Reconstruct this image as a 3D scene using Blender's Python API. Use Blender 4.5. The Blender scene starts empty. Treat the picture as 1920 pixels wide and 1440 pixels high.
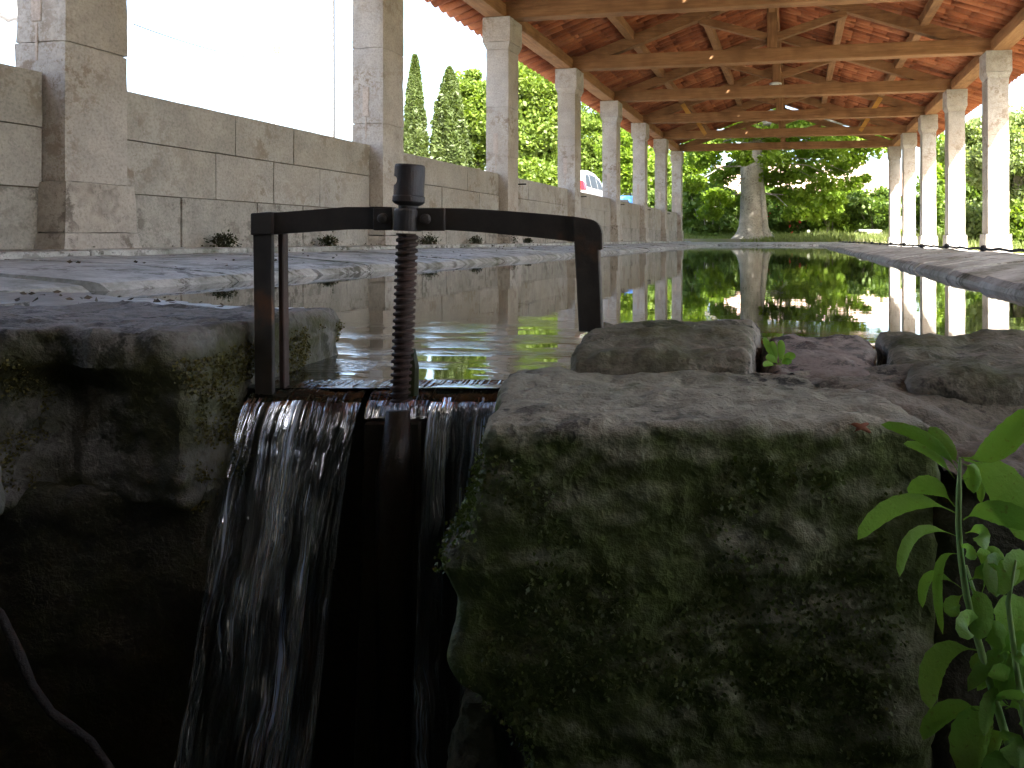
import bpy, bmesh, math, random
import numpy as np
from mathutils import Vector, Matrix, noise
random.seed(7)
sc = bpy.context.scene
COL = sc.collection

# ------------------------------------------------------------------ camera
TH = math.atan(0.18); CT, ST = math.cos(TH), math.sin(TH)
F, PX, PY, CAMZ = 1400.0, 1238.0, 449.0, 0.19
cd = bpy.data.cameras.new('camera'); cam = bpy.data.objects.new('camera', cd); COL.objects.link(cam)
cam.location = (0, 0, CAMZ); cam.rotation_euler = (math.pi / 2, 0, TH)
cd.sensor_width = 36; cd.lens = F / 1920 * 36
cd.shift_x = -(PX - 960) / 1920; cd.shift_y = -(720 - PY) / 1920
cd.clip_start = 0.02; cd.clip_end = 2000
sc.camera = cam

# ------------------------------------------------------------------ light
SUN = Vector((1.0, -1.05, 1.5)).normalized()
wd = bpy.data.worlds.new('World'); sc.world = wd; wd.use_nodes = True
wn = wd.node_tree.nodes; wl = wd.node_tree.links
sky = wn.new('ShaderNodeTexSky'); sky.sky_type = 'NISHITA'; sky.sun_disc = False
sky.sun_elevation = math.asin(SUN.z); sky.sun_rotation = math.atan2(SUN.x, SUN.y)
sky.air_density = 1.0; sky.dust_density = 4.0; sky.ozone_density = 0.6
wl.new(sky.outputs[0], wn['Background'].inputs[0]); wn['Background'].inputs[1].default_value = 0.15
ld = bpy.data.lights.new('sun', 'SUN'); ld.energy = 5.0; ld.angle = math.radians(0.5); ld.color = (1, 0.97, 0.91)
so = bpy.data.objects.new('sun', ld); COL.objects.link(so)
so.rotation_euler = (-SUN).to_track_quat('-Z', 'Y').to_euler()
vs = sc.view_settings; vs.view_transform = 'Standard'; vs.look = 'None'; vs.gamma = 1; vs.use_curve_mapping = False
vs.exposure = 2.7
sc.render.engine = 'CYCLES'
cy = sc.cycles; cy.use_denoising = True; cy.max_bounces = 6; cy.diffuse_bounces = 3; cy.glossy_bounces = 3; cy.use_adaptive_sampling = True; cy.adaptive_threshold = 0.04
cy.transparent_max_bounces = 8; cy.transmission_bounces = 2; cy.caustics_reflective = False; cy.caustics_refractive = False
cy.sample_clamp_indirect = 6.0

# ------------------------------------------------------------------ helpers
def W(px, py, zc):
    """point seen at photo pixel (px, py) at distance zc along the view axis"""
    xc = (px - PX) * zc / F
    return Vector((xc * CT - zc * ST, xc * ST + zc * CT, CAMZ + (PY - py) * zc / F))
def Wc(xc, zc, z):
    return Vector((xc * CT - zc * ST, xc * ST + zc * CT, z))
FWD = Vector((-ST, CT, 0)); RGT = Vector((CT, ST, 0)); UP = Vector((0, 0, 1))

def tag(o, label=None, cat=None, group=None, kind=None):
    if label: o['label'] = label
    if cat: o['category'] = cat
    if group: o['group'] = group
    if kind: o['kind'] = kind
    return o
def empty(name, loc=(0, 0, 0)):
    o = bpy.data.objects.new(name, None); COL.objects.link(o); o.location = loc; return o
def link(name, me, parent=None, loc=None):
    o = bpy.data.objects.new(name, me); COL.objects.link(o)
    if parent is not None:
        o.parent = parent
        if parent.location.length > 0: o.matrix_parent_inverse = Matrix.Translation(-parent.location)
    if loc is not None: o.location = loc
    return o
def mesh(name, verts, faces, mat, smooth=False):
    me = bpy.data.meshes.new(name); me.from_pydata([tuple(v) for v in verts], [], faces); me.update()
    if mat: me.materials.append(mat)
    if smooth: me.polygons.foreach_set('use_smooth', [True] * len(me.polygons))
    return me
class MB:
    def __init__(s): s.v = []; s.f = []
    def hexa(s, c):      # c: 4 bottom (ccw from above) + 4 top
        b = len(s.v); s.v += [Vector(p) for p in c]
        for f in ((3, 2, 1, 0), (4, 5, 6, 7), (0, 1, 5, 4), (1, 2, 6, 5), (2, 3, 7, 6), (3, 0, 4, 7)):
            s.f.append(tuple(b + i for i in f))
        return s
    def box(s, x0, x1, y0, y1, z0, z1):
        return s.hexa([(x0, y0, z0), (x1, y0, z0), (x1, y1, z0), (x0, y1, z0), (x0, y0, z1), (x1, y0, z1), (x1, y1, z1), (x0, y1, z1)])
    def bar(s, a, b, w, h, up=Vector((0, 0, 1))):   # rectangular bar from a to b
        a, b = Vector(a), Vector(b); d = (b - a).normalized(); r = d.cross(up)
        if r.length < 1e-4: r = Vector((1, 0, 0))
        r.normalize(); u = r.cross(d).normalized()
        r *= w / 2; u *= h / 2
        return s.hexa([a - r - u, a + r - u, b + r - u, b - r - u, a - r + u, a + r + u, b + r + u, b - r + u])
    def tube(s, pts, radii, n=8, cap=True):
        pts = [Vector(p) for p in pts]; b0 = len(s.v); prev = None
        for i, p in enumerate(pts):
            d = (pts[min(i + 1, len(pts) - 1)] - pts[max(i - 1, 0)]).normalized()
            if prev is None:
                u = d.orthogonal().normalized()
            else:
                u = (prev - d * prev.dot(d)).normalized()
            prev = u; v = d.cross(u); r = radii[i] if hasattr(radii, '__len__') else radii
            for k in range(n):
                a = 2 * math.pi * k / n
                s.v.append(p + (u * math.cos(a) + v * math.sin(a)) * r)
        for i in range(len(pts) - 1):
            for k in range(n):
                k2 = (k + 1) % n
                s.f.append((b0 + i * n + k, b0 + i * n + k2, b0 + (i + 1) * n + k2, b0 + (i + 1) * n + k))
        if cap:
            s.f.append(tuple(b0 + k for k in range(n))[::-1]); s.f.append(tuple(b0 + (len(pts) - 1) * n + k for k in range(n)))
        return s
    def lathe(s, c, prof, n=24, axis=Vector((0, 0, 1))):
        c = Vector(c); ax = axis.normalized(); u = ax.orthogonal().normalized(); v = ax.cross(u); b0 = len(s.v)
        for r, h in prof:
            for k in range(n):
                a = 2 * math.pi * k / n; s.v.append(c + ax * h + (u * math.cos(a) + v * math.sin(a)) * r)
        for i in range(len(prof) - 1):
            for k in range(n):
                k2 = (k + 1) % n; s.f.append((b0 + i * n + k, b0 + i * n + k2, b0 + (i + 1) * n + k2, b0 + (i + 1) * n + k))
        s.f.append(tuple(b0 + k for k in range(n))[::-1]); s.f.append(tuple(b0 + (len(prof) - 1) * n + k for k in range(n)))
        return s
    def data(s, name, mat, smooth=False, bevel=0, seg=1):
        me = mesh(name, s.v, s.f, mat, smooth)
        if bevel:
            bm = bmesh.new(); bm.from_mesh(me)
            bmesh.ops.bevel(bm, geom=[e for e in bm.edges], offset=bevel, segments=seg, affect='EDGES', profile=0.6)
            bm.to_mesh(me); bm.free(); me.update()
            if mat: me.polygons.foreach_set('material_index', [0] * len(me.polygons))
        return me
    def build(s, name, mat, parent=None, **k): return link(name, s.data(name, mat, **k), parent)

# ------------------------------------------------------------------ materials
class NT:
    def __init__(s, name):
        s.m = bpy.data.materials.new(name); s.m.use_nodes = True; s.n = s.m.node_tree.nodes; s.l = s.m.node_tree.links
        s.b = s.n['Principled BSDF']; s.out = s.n['Material Output']
        s.geo = s.n.new('ShaderNodeNewGeometry'); s.pos = s.geo.outputs['Position']
    def noise(s, scale, detail=4, rough=0.55, vec=None, stretch=None, dist=0.0):
        t = s.n.new('ShaderNodeTexNoise'); t.inputs['Scale'].default_value = scale; t.inputs['Detail'].default_value = detail
        t.inputs['Roughness'].default_value = rough; t.inputs['Distortion'].default_value = dist
        v = vec or s.pos
        if stretch:
            mp = s.n.new('ShaderNodeMapping'); mp.inputs['Scale'].default_value = stretch; s.l.new(v, mp.inputs['Vector']); v = mp.outputs[0]
        s.l.new(v, t.inputs['Vector']); return t.outputs['Fac']
    def vor(s, scale, feature='F1'):
        t = s.n.new('ShaderNodeTexVoronoi'); t.feature = feature; t.inputs['Scale'].default_value = scale
        s.l.new(s.pos, t.inputs['Vector']); return t.outputs['Distance']
    def ramp(s, fac, stops):
        r = s.n.new('ShaderNodeValToRGB'); e = r.color_ramp.elements
        while len(e) < len(stops): e.new(0.5)
        for i, (p, c) in enumerate(stops):
            e[i].position = p; e[i].color = (c[0], c[1], c[2], 1) if hasattr(c, '__len__') else (c, c, c, 1)
        s.l.new(fac, r.inputs[0]); return r.outputs[0]
    def mix(s, fac, a, b, mode='MIX'):
        m = s.n.new('ShaderNodeMix'); m.data_type = 'RGBA'; m.blend_type = mode
        for sock, val in ((0, fac), (6, a), (7, b)):
            if isinstance(val, bpy.types.NodeSocket): s.l.new(val, m.inputs[sock])
            elif hasattr(val, '__len__'): m.inputs[sock].default_value = (*val, 1)
            else: m.inputs[sock].default_value = val
        return m.outputs[2]
    def math(s, op, a, b=0.0, c=None, clamp=False):
        m = s.n.new('ShaderNodeMath'); m.operation = op; m.use_clamp = clamp
        for i, val in enumerate((a, b, c)):
            if val is None: continue
            if isinstance(val, bpy.types.NodeSocket): s.l.new(val, m.inputs[i])
            else: m.inputs[i].default_value = val
        return m.outputs[0]
    def rand(s):
        o = s.n.new('ShaderNodeObjectInfo'); return o.outputs['Random']
    def normz(s):
        x = s.n.new('ShaderNodeSeparateXYZ'); s.l.new(s.geo.outputs['Normal'], x.inputs[0]); return x.outputs[2]
    def posxyz(s):
        x = s.n.new('ShaderNodeSeparateXYZ'); s.l.new(s.pos, x.inputs[0]); return x.outputs
    def bump(s, h, strength=0.3, dist=0.01):
        b = s.n.new('ShaderNodeBump'); b.inputs['Strength'].default_value = strength; b.inputs['Distance'].default_value = dist
        s.l.new(h, b.inputs['Height']); s.l.new(b.outputs[0], s.b.inputs['Normal']); return b
    def col(s, c):
        if isinstance(c, bpy.types.NodeSocket): s.l.new(c, s.b.inputs['Base Color'])
        else: s.b.inputs['Base Color'].default_value = (*c, 1)
    def rough(s, r):
        if isinstance(r, bpy.types.NodeSocket): s.l.new(r, s.b.inputs['Roughness'])
        else: s.b.inputs['Roughness'].default_value = r
    def spec(s, v): s.b.inputs['Specular IOR Level'].default_value = v

def stone(name, c1, c2, c3, scale=3.0, lichen=0.0, moss=None, bumps=0.4, bd=0.01, rough=0.9, fine=60, pits=0.0, lic=(0.03, 0.03, 0.028)):
    t = NT(name)
    big = t.noise(scale * 0.5, 2, 0.6); med = t.noise(scale * 2.3, 4, 0.68); fn = t.noise(fine, 3, 0.7)
    c = t.ramp(big, [(0.3, c1), (0.52, c2), (0.7, c3)])
    c = t.mix(t.ramp(med, [(0.42, 0.0), (0.62, 0.55)]), c, tuple(x * 0.62 for x in c2))
    c = t.mix(t.math('MULTIPLY', t.rand(), 0.35), c, c3)
    c = t.mix(0.75, c, t.ramp(fn, [(0.25, 0.55), (0.5, 1.0), (0.8, 1.25)]), 'MULTIPLY')
    if lichen:
        l1 = t.noise(scale * 5, 4, 0.78); l2 = t.noise(scale * 1.1, 1, 0.5)
        lm = t.math('MULTIPLY', t.ramp(l1, [(0.5, 0.0), (0.58, 1.0)]), t.ramp(l2, [(0.5 - 0.25 * lichen, 0.0), (0.75 - 0.25 * lichen, 1.0)]))
        c = t.mix(t.math('MULTIPLY', lm, 0.9), c, lic)
    if moss:
        mc, amt, up = moss
        m1 = t.noise(scale * 1.6, 4, 0.72); m2 = t.noise(90, 1, 0.6)
        mk = t.math('ADD', m1, t.math('MULTIPLY', t.math('SUBTRACT', t.normz(), 0.3), up))
        mk = t.ramp(mk, [(0.46 - amt * 0.3, 0.0), (0.80 - amt * 0.3, 0.88)])
        mcol = t.mix(m2, tuple(x * 0.5 for x in mc), tuple(x * 1.7 for x in mc))
        c = t.mix(mk, c, mcol)
    t.col(c); t.rough(rough); t.spec(0.25)
    h = t.math('ADD', t.math('MULTIPLY', med, 0.8), t.math('MULTIPLY', fn, 0.35))
    if pits:
        v = t.noise(fine * 0.5, 2, 0.5); h = t.math('SUBTRACT', h, t.math('MULTIPLY', t.ramp(v, [(0.58, 0.0), (0.7, 1.0)]), pits))
    t.bump(h, bumps, bd)
    return t.m

M = {}
M['pillar'] = stone('limestone_pillar', (0.36, 0.31, 0.25), (0.45, 0.41, 0.36), (0.47, 0.45, 0.43), 2.2, lichen=0.25, pits=0.5, lic=(0.24, 0.19, 0.14))
M['pillar_low'] = stone('limestone_plinth', (0.40, 0.37, 0.33), (0.47, 0.45, 0.42), (0.42, 0.36, 0.29), 3.0, lichen=0.35, pits=0.6, lic=(0.14, 0.12, 0.10))
M['patch'] = stone('pink_mortar', (0.44, 0.36, 0.30), (0.48, 0.40, 0.34), (0.46, 0.41, 0.36), 4.0, bumps=0.3)
M['wall'] = stone('limestone_ashlar', (0.31, 0.275, 0.22), (0.39, 0.365, 0.32), (0.44, 0.425, 0.40), 1.7, lichen=0.35, pits=0.4, lic=(0.22, 0.18, 0.13))
M['wall_low'] = stone('limestone_ashlar_lichen', (0.30, 0.28, 0.24), (0.38, 0.365, 0.33), (0.35, 0.33, 0.29), 2.2, lichen=0.55, pits=0.5, lic=(0.15, 0.14, 0.12))
M['mortar'] = stone('mortar_core', (0.10, 0.08, 0.06), (0.14, 0.11, 0.08), (0.13, 0.11, 0.09), 5)
M['rim'] = stone('wash_slab', (0.38, 0.39, 0.37), (0.49, 0.50, 0.485), (0.42, 0.425, 0.40), 2.2, lichen=0.55, moss=((0.05, 0.06, 0.02), 0.15, 0.0), rough=0.55, bumps=0.3, lic=(0.07, 0.065, 0.05))
M['paving'] = stone('wet_paving', (0.18, 0.175, 0.18), (0.28, 0.275, 0.285), (0.22, 0.21, 0.205), 3, lichen=0.9, moss=((0.035, 0.04, 0.015), 0.15, 0.0), rough=0.32, bumps=0.5, fine=40)
M['rock'] = stone('weathered_rock', (0.16, 0.145, 0.115), (0.26, 0.24, 0.20), (0.21, 0.195, 0.165), 6, lichen=0.7, moss=((0.05, 0.06, 0.02), 0.05, 0.2), bumps=0.8, bd=0.009, fine=130, pits=0.22)
M['rock_red'] = stone('reddish_rock', (0.19, 0.16, 0.135), (0.26, 0.225, 0.195), (0.22, 0.20, 0.175), 6, lichen=0.5, bumps=0.7, bd=0.006, fine=130)
M['rock_moss'] = stone('mossy_rock', (0.18, 0.18, 0.13), (0.33, 0.325, 0.25), (0.27, 0.27, 0.215), 6, lichen=0.5, moss=((0.055, 0.082, 0.014), 0.50, -0.40), bumps=0.9, bd=0.009, fine=120, pits=0.22)
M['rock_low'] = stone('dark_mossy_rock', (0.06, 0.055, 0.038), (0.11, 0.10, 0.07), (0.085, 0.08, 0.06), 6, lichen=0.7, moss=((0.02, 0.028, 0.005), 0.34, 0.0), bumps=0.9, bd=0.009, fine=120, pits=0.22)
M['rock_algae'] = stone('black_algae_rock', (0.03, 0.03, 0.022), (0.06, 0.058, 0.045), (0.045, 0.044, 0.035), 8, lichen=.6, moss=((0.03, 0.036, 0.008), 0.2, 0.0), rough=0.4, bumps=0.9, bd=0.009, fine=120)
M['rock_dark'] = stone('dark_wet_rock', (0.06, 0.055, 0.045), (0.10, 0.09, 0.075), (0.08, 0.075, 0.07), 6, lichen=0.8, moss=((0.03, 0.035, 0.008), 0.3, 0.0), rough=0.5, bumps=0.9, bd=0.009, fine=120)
M['rock_left'] = stone('channel_stone', (0.11, 0.105, 0.095), (0.18, 0.175, 0.165), (0.14, 0.135, 0.125), 5, lichen=0.9, moss=((0.04, 0.04, 0.010), 0.36, -0.3), rough=0.7, bumps=0.9, bd=0.009, fine=120, pits=0.22)
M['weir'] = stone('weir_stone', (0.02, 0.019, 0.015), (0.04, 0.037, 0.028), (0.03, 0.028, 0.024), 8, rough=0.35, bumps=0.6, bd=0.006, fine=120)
M['dirt'] = stone('dry_dirt', (0.15, 0.14, 0.11), (0.22, 0.205, 0.165), (0.18, 0.17, 0.14), 9, lichen=0.4, bumps=0.8, bd=0.008, fine=150)

def wood(name, c1, c2, ax, rough=0.8):
    t = NT(name); st = [9, 9, 9]; st[ax] = 0.7
    g = t.noise(3.0, 4, 0.7, stretch=st); k = t.noise(2.5, 2, 0.6); f = t.noise(12, 2, 0.7, stretch=[x * 2 for x in st])
    c = t.ramp(g, [(0.3, c1), (0.65, c2)]); c = t.mix(t.ramp(k, [(0.45, 0.0), (0.7, 0.6)]), c, tuple(x * 0.55 for x in c1))
    c = t.mix(t.math('MULTIPLY', t.rand(), 0.4), c, c2)
    t.col(c); t.rough(rough); t.spec(0.2); t.bump(t.math('ADD', g, f), 0.4, 0.01); return t.m
for i, a in enumerate('xyz'):
    M['wood_' + a] = wood('old_timber_' + a, (0.19, 0.09, 0.04), (0.36, 0.19, 0.085), i)
M['wood_new'] = wood('new_pine', (0.50, 0.24, 0.05), (0.62, 0.33, 0.08), 0)

def tile_mat(name):
    t = NT(name); a = t.noise(9, 2, 0.6); b = t.noise(60, 2, 0.7); r = t.noise(1.0, 0, 0.5, stretch=(.8, 6, .8))
    c = t.ramp(r, [(0.3, (0.23, 0.07, 0.028)), (0.5, (0.37, 0.115, 0.045)), (0.7, (0.43, 0.16, 0.07))])
    c = t.mix(t.ramp(a, [(0.5, 0.0), (0.8, 0.45)]), c, (0.26, 0.10, 0.055))
    c = t.mix(0.6, c, t.ramp(b, [(0.3, 0.6), (0.7, 1.2)]), 'MULTIPLY')
    t.col(c); t.rough(0.85); t.spec(0.2); t.bump(b, 0.3, 0.005); return t.m
M['tile'] = tile_mat('terracotta_tile')

def iron(name, c1, c2, c3, rough=0.45, metal=0.6):
    t = NT(name); a = t.noise(60, 6, 0.7); b = t.noise(14, 4, 0.6)
    c = t.ramp(b, [(0.35, c1), (0.6, c2), (0.75, c3)]); c = t.mix(0.6, c, t.ramp(a, [(0.3, 0.5), (0.7, 1.3)]), 'MULTIPLY')
    t.col(c); t.b.inputs['Metallic'].default_value = metal
    t.rough(t.ramp(a, [(0.3, rough), (0.7, rough + 0.3)])); t.bump(a, 0.5, 0.002); return t.m
M['iron'] = iron('dark_iron', (0.032, 0.030, 0.028), (0.058, 0.05, 0.044), (0.15, 0.075, 0.038), 0.42, 0.3)
M['rust'] = iron('rusty_iron', (0.035, 0.024, 0.02), (0.065, 0.038, 0.03), (0.08, 0.045, 0.035), 0.5, 0.3)
M['steel'] = iron('worn_dark_iron', (0.035, 0.034, 0.036), (0.055, 0.052, 0.055), (0.07, 0.05, 0.042), 0.4, 0.45)
M['black'] = iron('black_rubber', (0.015, 0.015, 0.015), (0.02, 0.02, 0.02), (0.03, 0.028, 0.026), 0.6, 0)

def plain(name, c, rough=0.6, metal=0, trans=0, var=0.15):
    t = NT(name); n = t.noise(8, 4, 0.6)
    t.col(t.mix(n, tuple(x * (1 - var) for x in c), tuple(min(1, x * (1 + var)) for x in c)))
    t.rough(rough); t.b.inputs['Metallic'].default_value = metal
    return t.m
M['plaster'] = plain('white_plaster', (0.72, 0.70, 0.66), 0.9)
M['concrete'] = plain('pole_concrete', (0.5, 0.5, 0.5), 0.9)
M['wire'] = plain('net_wire', (0.16, 0.09, 0.05), 0.7)
M['white'] = plain('white_enamel', (0.75, 0.75, 0.72), 0.5)
M['yellow'] = plain('yellow_cap', (0.7, 0.6, 0.1), 0.6)
M['asphalt'] = plain('pale_asphalt', (0.18, 0.175, 0.17), 0.9)
M['silver'] = plain('silver_paint', (0.55, 0.57, 0.6), 0.3, 0.3, var=0.03)
M['blue'] = plain('blue_paint', (0.08, 0.28, 0.7), 0.3, 0.1, var=0.03)
M['glass'] = plain('dark_car_glass', (0.02, 0.022, 0.025), 0.3, var=0.05); M['glass'].node_tree.nodes['Principled BSDF'].inputs['Specular IOR Level'].default_value = .12
M['lamp_red'] = plain('red_lens', (0.55, 0.01, 0.015), 0.2, var=0.05)
M['bark'] = stone('plane_bark', (0.22, 0.19, 0.15), (0.34, 0.31, 0.26), (0.42, 0.39, 0.33), 3.0, lichen=0.5, bumps=0.5, bd=0.02, fine=20, lic=(0.13, 0.11, 0.08))
M['twig'] = stone('brown_twig', (0.014, 0.012, 0.010), (0.022, 0.018, 0.015), (0.018, 0.016, 0.014), 30, bumps=.8, bd=.003, fine=400)
M['dead'] = plain('dead_leaf', (0.25, 0.09, 0.05), 0.8)
M['dead_dark'] = plain('dark_litter', (0.06, 0.045, 0.03), 0.8)
M['flower'] = plain('red_blossom', (0.6, 0.05, 0.04), 0.7)

def leaf_mat(name, c1, c2, tr=0.5, rough=0.5, world=True):
    t = NT(name); n = t.noise(2.2 if world else 40, 3, 0.6); n2 = t.n.new('ShaderNodeTexWhiteNoise')
    t.l.new(t.geo.outputs['Random Per Island'], n2.inputs['Vector']) if 'Random Per Island' in t.geo.outputs else None
    c = t.mix(t.math('ADD', t.math('MULTIPLY', n, 0.6), t.math('MULTIPLY', t.geo.outputs['Random Per Island'], 0.5)), c1, c2)
    if not world:
        c = t.mix(t.math('MULTIPLY', t.rand(), 0.6), c, tuple(x * .55 for x in c1)); c = t.mix(t.ramp(t.noise(300, 2, .6), [(0.62, 0.0), (0.75, 0.6)]), c, (0.16, 0.15, 0.05)); t.bump(t.noise(220, 3, .6), .5, .002)
    t.col(c); t.rough(rough); t.spec(0.35)
    tl = t.n.new('ShaderNodeBsdfTranslucent'); t.l.new(t.mix(1.0, c, (1.1, 1.15, 0.45), 'MULTIPLY'), tl.inputs[0])
    ms = t.n.new('ShaderNodeMixShader'); ms.inputs[0].default_value = tr
    t.l.new(t.b.outputs[0], ms.inputs[1]); t.l.new(tl.outputs[0], ms.inputs[2]); t.l.new(ms.outputs[0], t.out.inputs[0]); return t.m
M['leaf'] = leaf_mat('plane_leaf', (0.11, 0.19, 0.018), (0.27, 0.37, 0.05), 0.58)
M['leaf_y'] = leaf_mat('bright_leaf', (0.08, 0.14, 0.018), (0.19, 0.25, 0.04))
M['leaf_c'] = leaf_mat('cypress_leaf', (0.05, 0.08, 0.022), (0.10, 0.13, 0.035), 0.35)
M['leaf_d'] = leaf_mat('hedge_leaf', (0.05, 0.10, 0.016), (0.15, 0.22, 0.035), 0.4)
M['leaf_g'] = leaf_mat('pale_leaf', (0.16, 0.21, 0.08), (0.28, 0.34, 0.14), 0.5)
M['grass'] = leaf_mat('grass_blade', (0.08, 0.13, 0.025), (0.20, 0.22, 0.07), 0.4)
M['weed'] = leaf_mat('weed_leaf', (0.17, 0.36, 0.06), (0.32, 0.54, 0.15), 0.45, 0.45, world=False)
M['stem'] = plain('weed_stem', (0.22, 0.36, 0.11), 0.6)
M['moss'] = leaf_mat('dark_moss', (0.015, 0.018, 0.006), (0.04, 0.05, 0.015), 0.2)

M['moss_y'] = leaf_mat('olive_moss', (0.05, 0.048, 0.010), (0.12, 0.105, 0.025), 0.25)
M['moss_g'] = leaf_mat('green_moss', (0.03, 0.055, 0.008), (0.08, 0.11, 0.018), 0.25)
def ground_mat():
    t = NT('ground'); x, y, z = t.posxyz()
    n = t.noise(0.8, 6, 0.7); f = t.noise(25, 5, 0.7)
    grass = t.mix(n, (0.07, 0.10, 0.025), (0.17, 0.17, 0.07)); dirt = t.mix(f, (0.16, 0.12, 0.09), (0.26, 0.21, 0.16))
    pale = t.mix(f, (0.36, 0.34, 0.30), (0.48, 0.45, 0.40))
    c = t.mix(t.ramp(t.math('ADD', n, t.math('MULTIPLY', t.math('SUBTRACT', f, 0.5), 0.4)), [(0.35, 0.0), (0.6, 1.0)]), dirt, grass)
    m = t.math('MULTIPLY', t.math('LESS_THAN', y, 26.6), t.math('LESS_THAN', x, 4.2)); c = t.mix(m, c, pale)
    t.col(c); t.rough(0.95); t.spec(0.1); t.bump(f, 0.6, 0.03); return t.m
M['ground'] = ground_mat()

def water_mat():
    t = NT('pool_water'); t.col((0.020, 0.022, 0.015)); t.rough(0.012); t.b.inputs['IOR'].default_value = 1.55; t.spec(0.5)
    c = Wc(-0.30, 1.0, 0)
    d = t.n.new('ShaderNodeVectorMath'); d.operation = 'DISTANCE'; t.l.new(t.pos, d.inputs[0]); d.inputs[1].default_value = c
    mp = t.n.new('ShaderNodeMapRange'); t.l.new(d.outputs['Value'], mp.inputs[0])
    mp.inputs[1].default_value = 0.25; mp.inputs[2].default_value = 1.0; mp.inputs[3].default_value = 1.0; mp.inputs[4].default_value = 0.0; mp.interpolation_type = 'SMOOTHSTEP'
    band = t.noise(5, 2, 0.5, stretch=(1.0, 2.6, 1)); band = t.ramp(band, [(0.42, 0.0), (0.60, 1.0)])
    near = t.noise(42, 3, 0.6, stretch=(1.0, 2.0, 1)); far = t.noise(2.2, 2, 0.5, stretch=(1.0, 1.0, 1)); fine = t.noise(11, 2, 0.5, stretch=(0.5, 1.6, 1))
    h = t.math('MULTIPLY', t.math('MULTIPLY', near, mp.outputs[0]), t.math('ADD', t.math('MULTIPLY', band, 0.0022), 0.00004))
    h = t.math('ADD', h, t.math('MULTIPLY', far, 0.0006)); h = t.math('ADD', h, t.math('MULTIPLY', fine, 0.00014))
    b = t.bump(h, 1.0, 1.0); return t.m
M['water'] = water_mat()

def fall_mat():
    t = NT('falling_water'); tc = t.n.new('ShaderNodeTexCoord'); uv = tc.outputs['UV']
    wob = t.n.new('ShaderNodeVectorMath'); wob.operation = 'MULTIPLY_ADD'; nz = t.n.new('ShaderNodeTexNoise'); nz.inputs['Scale'].default_value = 9.0; nz.inputs['Detail'].default_value = 2
    t.l.new(uv, nz.inputs['Vector']); t.l.new(nz.outputs['Color'], wob.inputs[0]); wob.inputs[1].default_value = (.022, 0, 0); t.l.new(uv, wob.inputs[2]); w_ = wob.outputs[0]
    s1 = t.noise(1.0, 3, 0.6, vec=w_, stretch=(85, 3.5, 1)); s2 = t.noise(1.0, 2, 0.6, vec=w_, stretch=(300, 4.5, 1)); s3 = t.noise(1.0, 2, 0.55, vec=w_, stretch=(26, 5.5, 1))
    gl = t.n.new('ShaderNodeBsdfGlossy'); gl.inputs['Roughness'].default_value = 0.06; gl.inputs['Color'].default_value = (0.95, 0.97, 1, 1)
    tr = t.n.new('ShaderNodeBsdfTransparent'); tr.inputs[0].default_value = (0.84, 0.87, 0.88, 1)
    df = t.n.new('ShaderNodeBsdfDiffuse'); df.inputs[0].default_value = (0.62, 0.76, 0.98, 1)  # bluish white: aerated strands plus sky highlights put into the colour
    bp = t.n.new('ShaderNodeBump'); bp.inputs['Strength'].default_value = 1.0; bp.inputs['Distance'].default_value = 0.018
    t.l.new(t.math('ADD', s1, t.math('MULTIPLY', s2, 0.35)), bp.inputs['Height'])
    for nd in (gl, df): t.l.new(bp.outputs[0], nd.inputs['Normal'])
    patch = t.ramp(s3, [(0.44, 0.0), (0.62, 1.0)])  # noise patches that gather the painted highlights and the gloss
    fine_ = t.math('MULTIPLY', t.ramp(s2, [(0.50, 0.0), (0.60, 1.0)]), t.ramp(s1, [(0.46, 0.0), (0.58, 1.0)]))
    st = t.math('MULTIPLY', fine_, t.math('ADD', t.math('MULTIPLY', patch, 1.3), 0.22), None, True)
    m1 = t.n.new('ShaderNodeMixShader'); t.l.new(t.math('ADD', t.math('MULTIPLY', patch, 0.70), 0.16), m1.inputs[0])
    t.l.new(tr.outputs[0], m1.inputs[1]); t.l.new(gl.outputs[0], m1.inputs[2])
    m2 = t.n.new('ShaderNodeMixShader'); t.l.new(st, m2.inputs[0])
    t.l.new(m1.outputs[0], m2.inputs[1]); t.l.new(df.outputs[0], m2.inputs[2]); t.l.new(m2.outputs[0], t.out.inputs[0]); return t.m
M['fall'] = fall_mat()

# ------------------------------------------------------------------ ground
def ground_z(x, y):
    z = -0.08
    if y > 26.2: z = -0.08 + 0.30 * min(1, (y - 26.2) / 3.0)
    if x < -4.9: z = z + (0.3 - z) * min(1, (-4.9 - x) / 0.5)
    if x < -6.6: z += .034 * max(0, min(y, 45) - 6) * min(1, -6.6 - x)
    return z
XS = [-400, -120, -40, -16, -12, -10, -8.6, -7.6, -6.6, -5.4, -4.9, 1.45, 2.2, 3, 4, 5, 7, 10, 16, 40, 120, 400]
YS = [-400, -120, -30, -8, -1.3, 2, 5, 6, 8, 11, 14, 17, 20, 23, 26.2, 27, 28, 29.2, 31, 34, 40, 45, 60, 120, 400]
gv = [(x, y, ground_z(x, y)) for y in YS for x in XS]; gf = []
for j in range(len(YS) - 1):
    for i in range(len(XS) - 1):
        if -4.95 < XS[i] < 1.40 and -1.35 < YS[j] < 26.1: continue
        a = j * len(XS) + i; gf.append((a, a + 1, a + 1 + len(XS), a + len(XS)))
tag(link('ground', mesh('ground', gv, gf, M['ground'])), kind='structure')
ry = [-8, -1.3, 2, 5, 6] + [6 + 1.5 * i for i in range(1, 27)]
tag(link('road', mesh('road', [(x, y, ground_z(x - .02, y) + .03) for y in ry for x in (-12.4, -7.62)], [(2 * i, 2 * i + 1, 2 * i + 3, 2 * i + 2) for i in range(len(ry) - 1)], M['asphalt'])), kind='structure')

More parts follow.
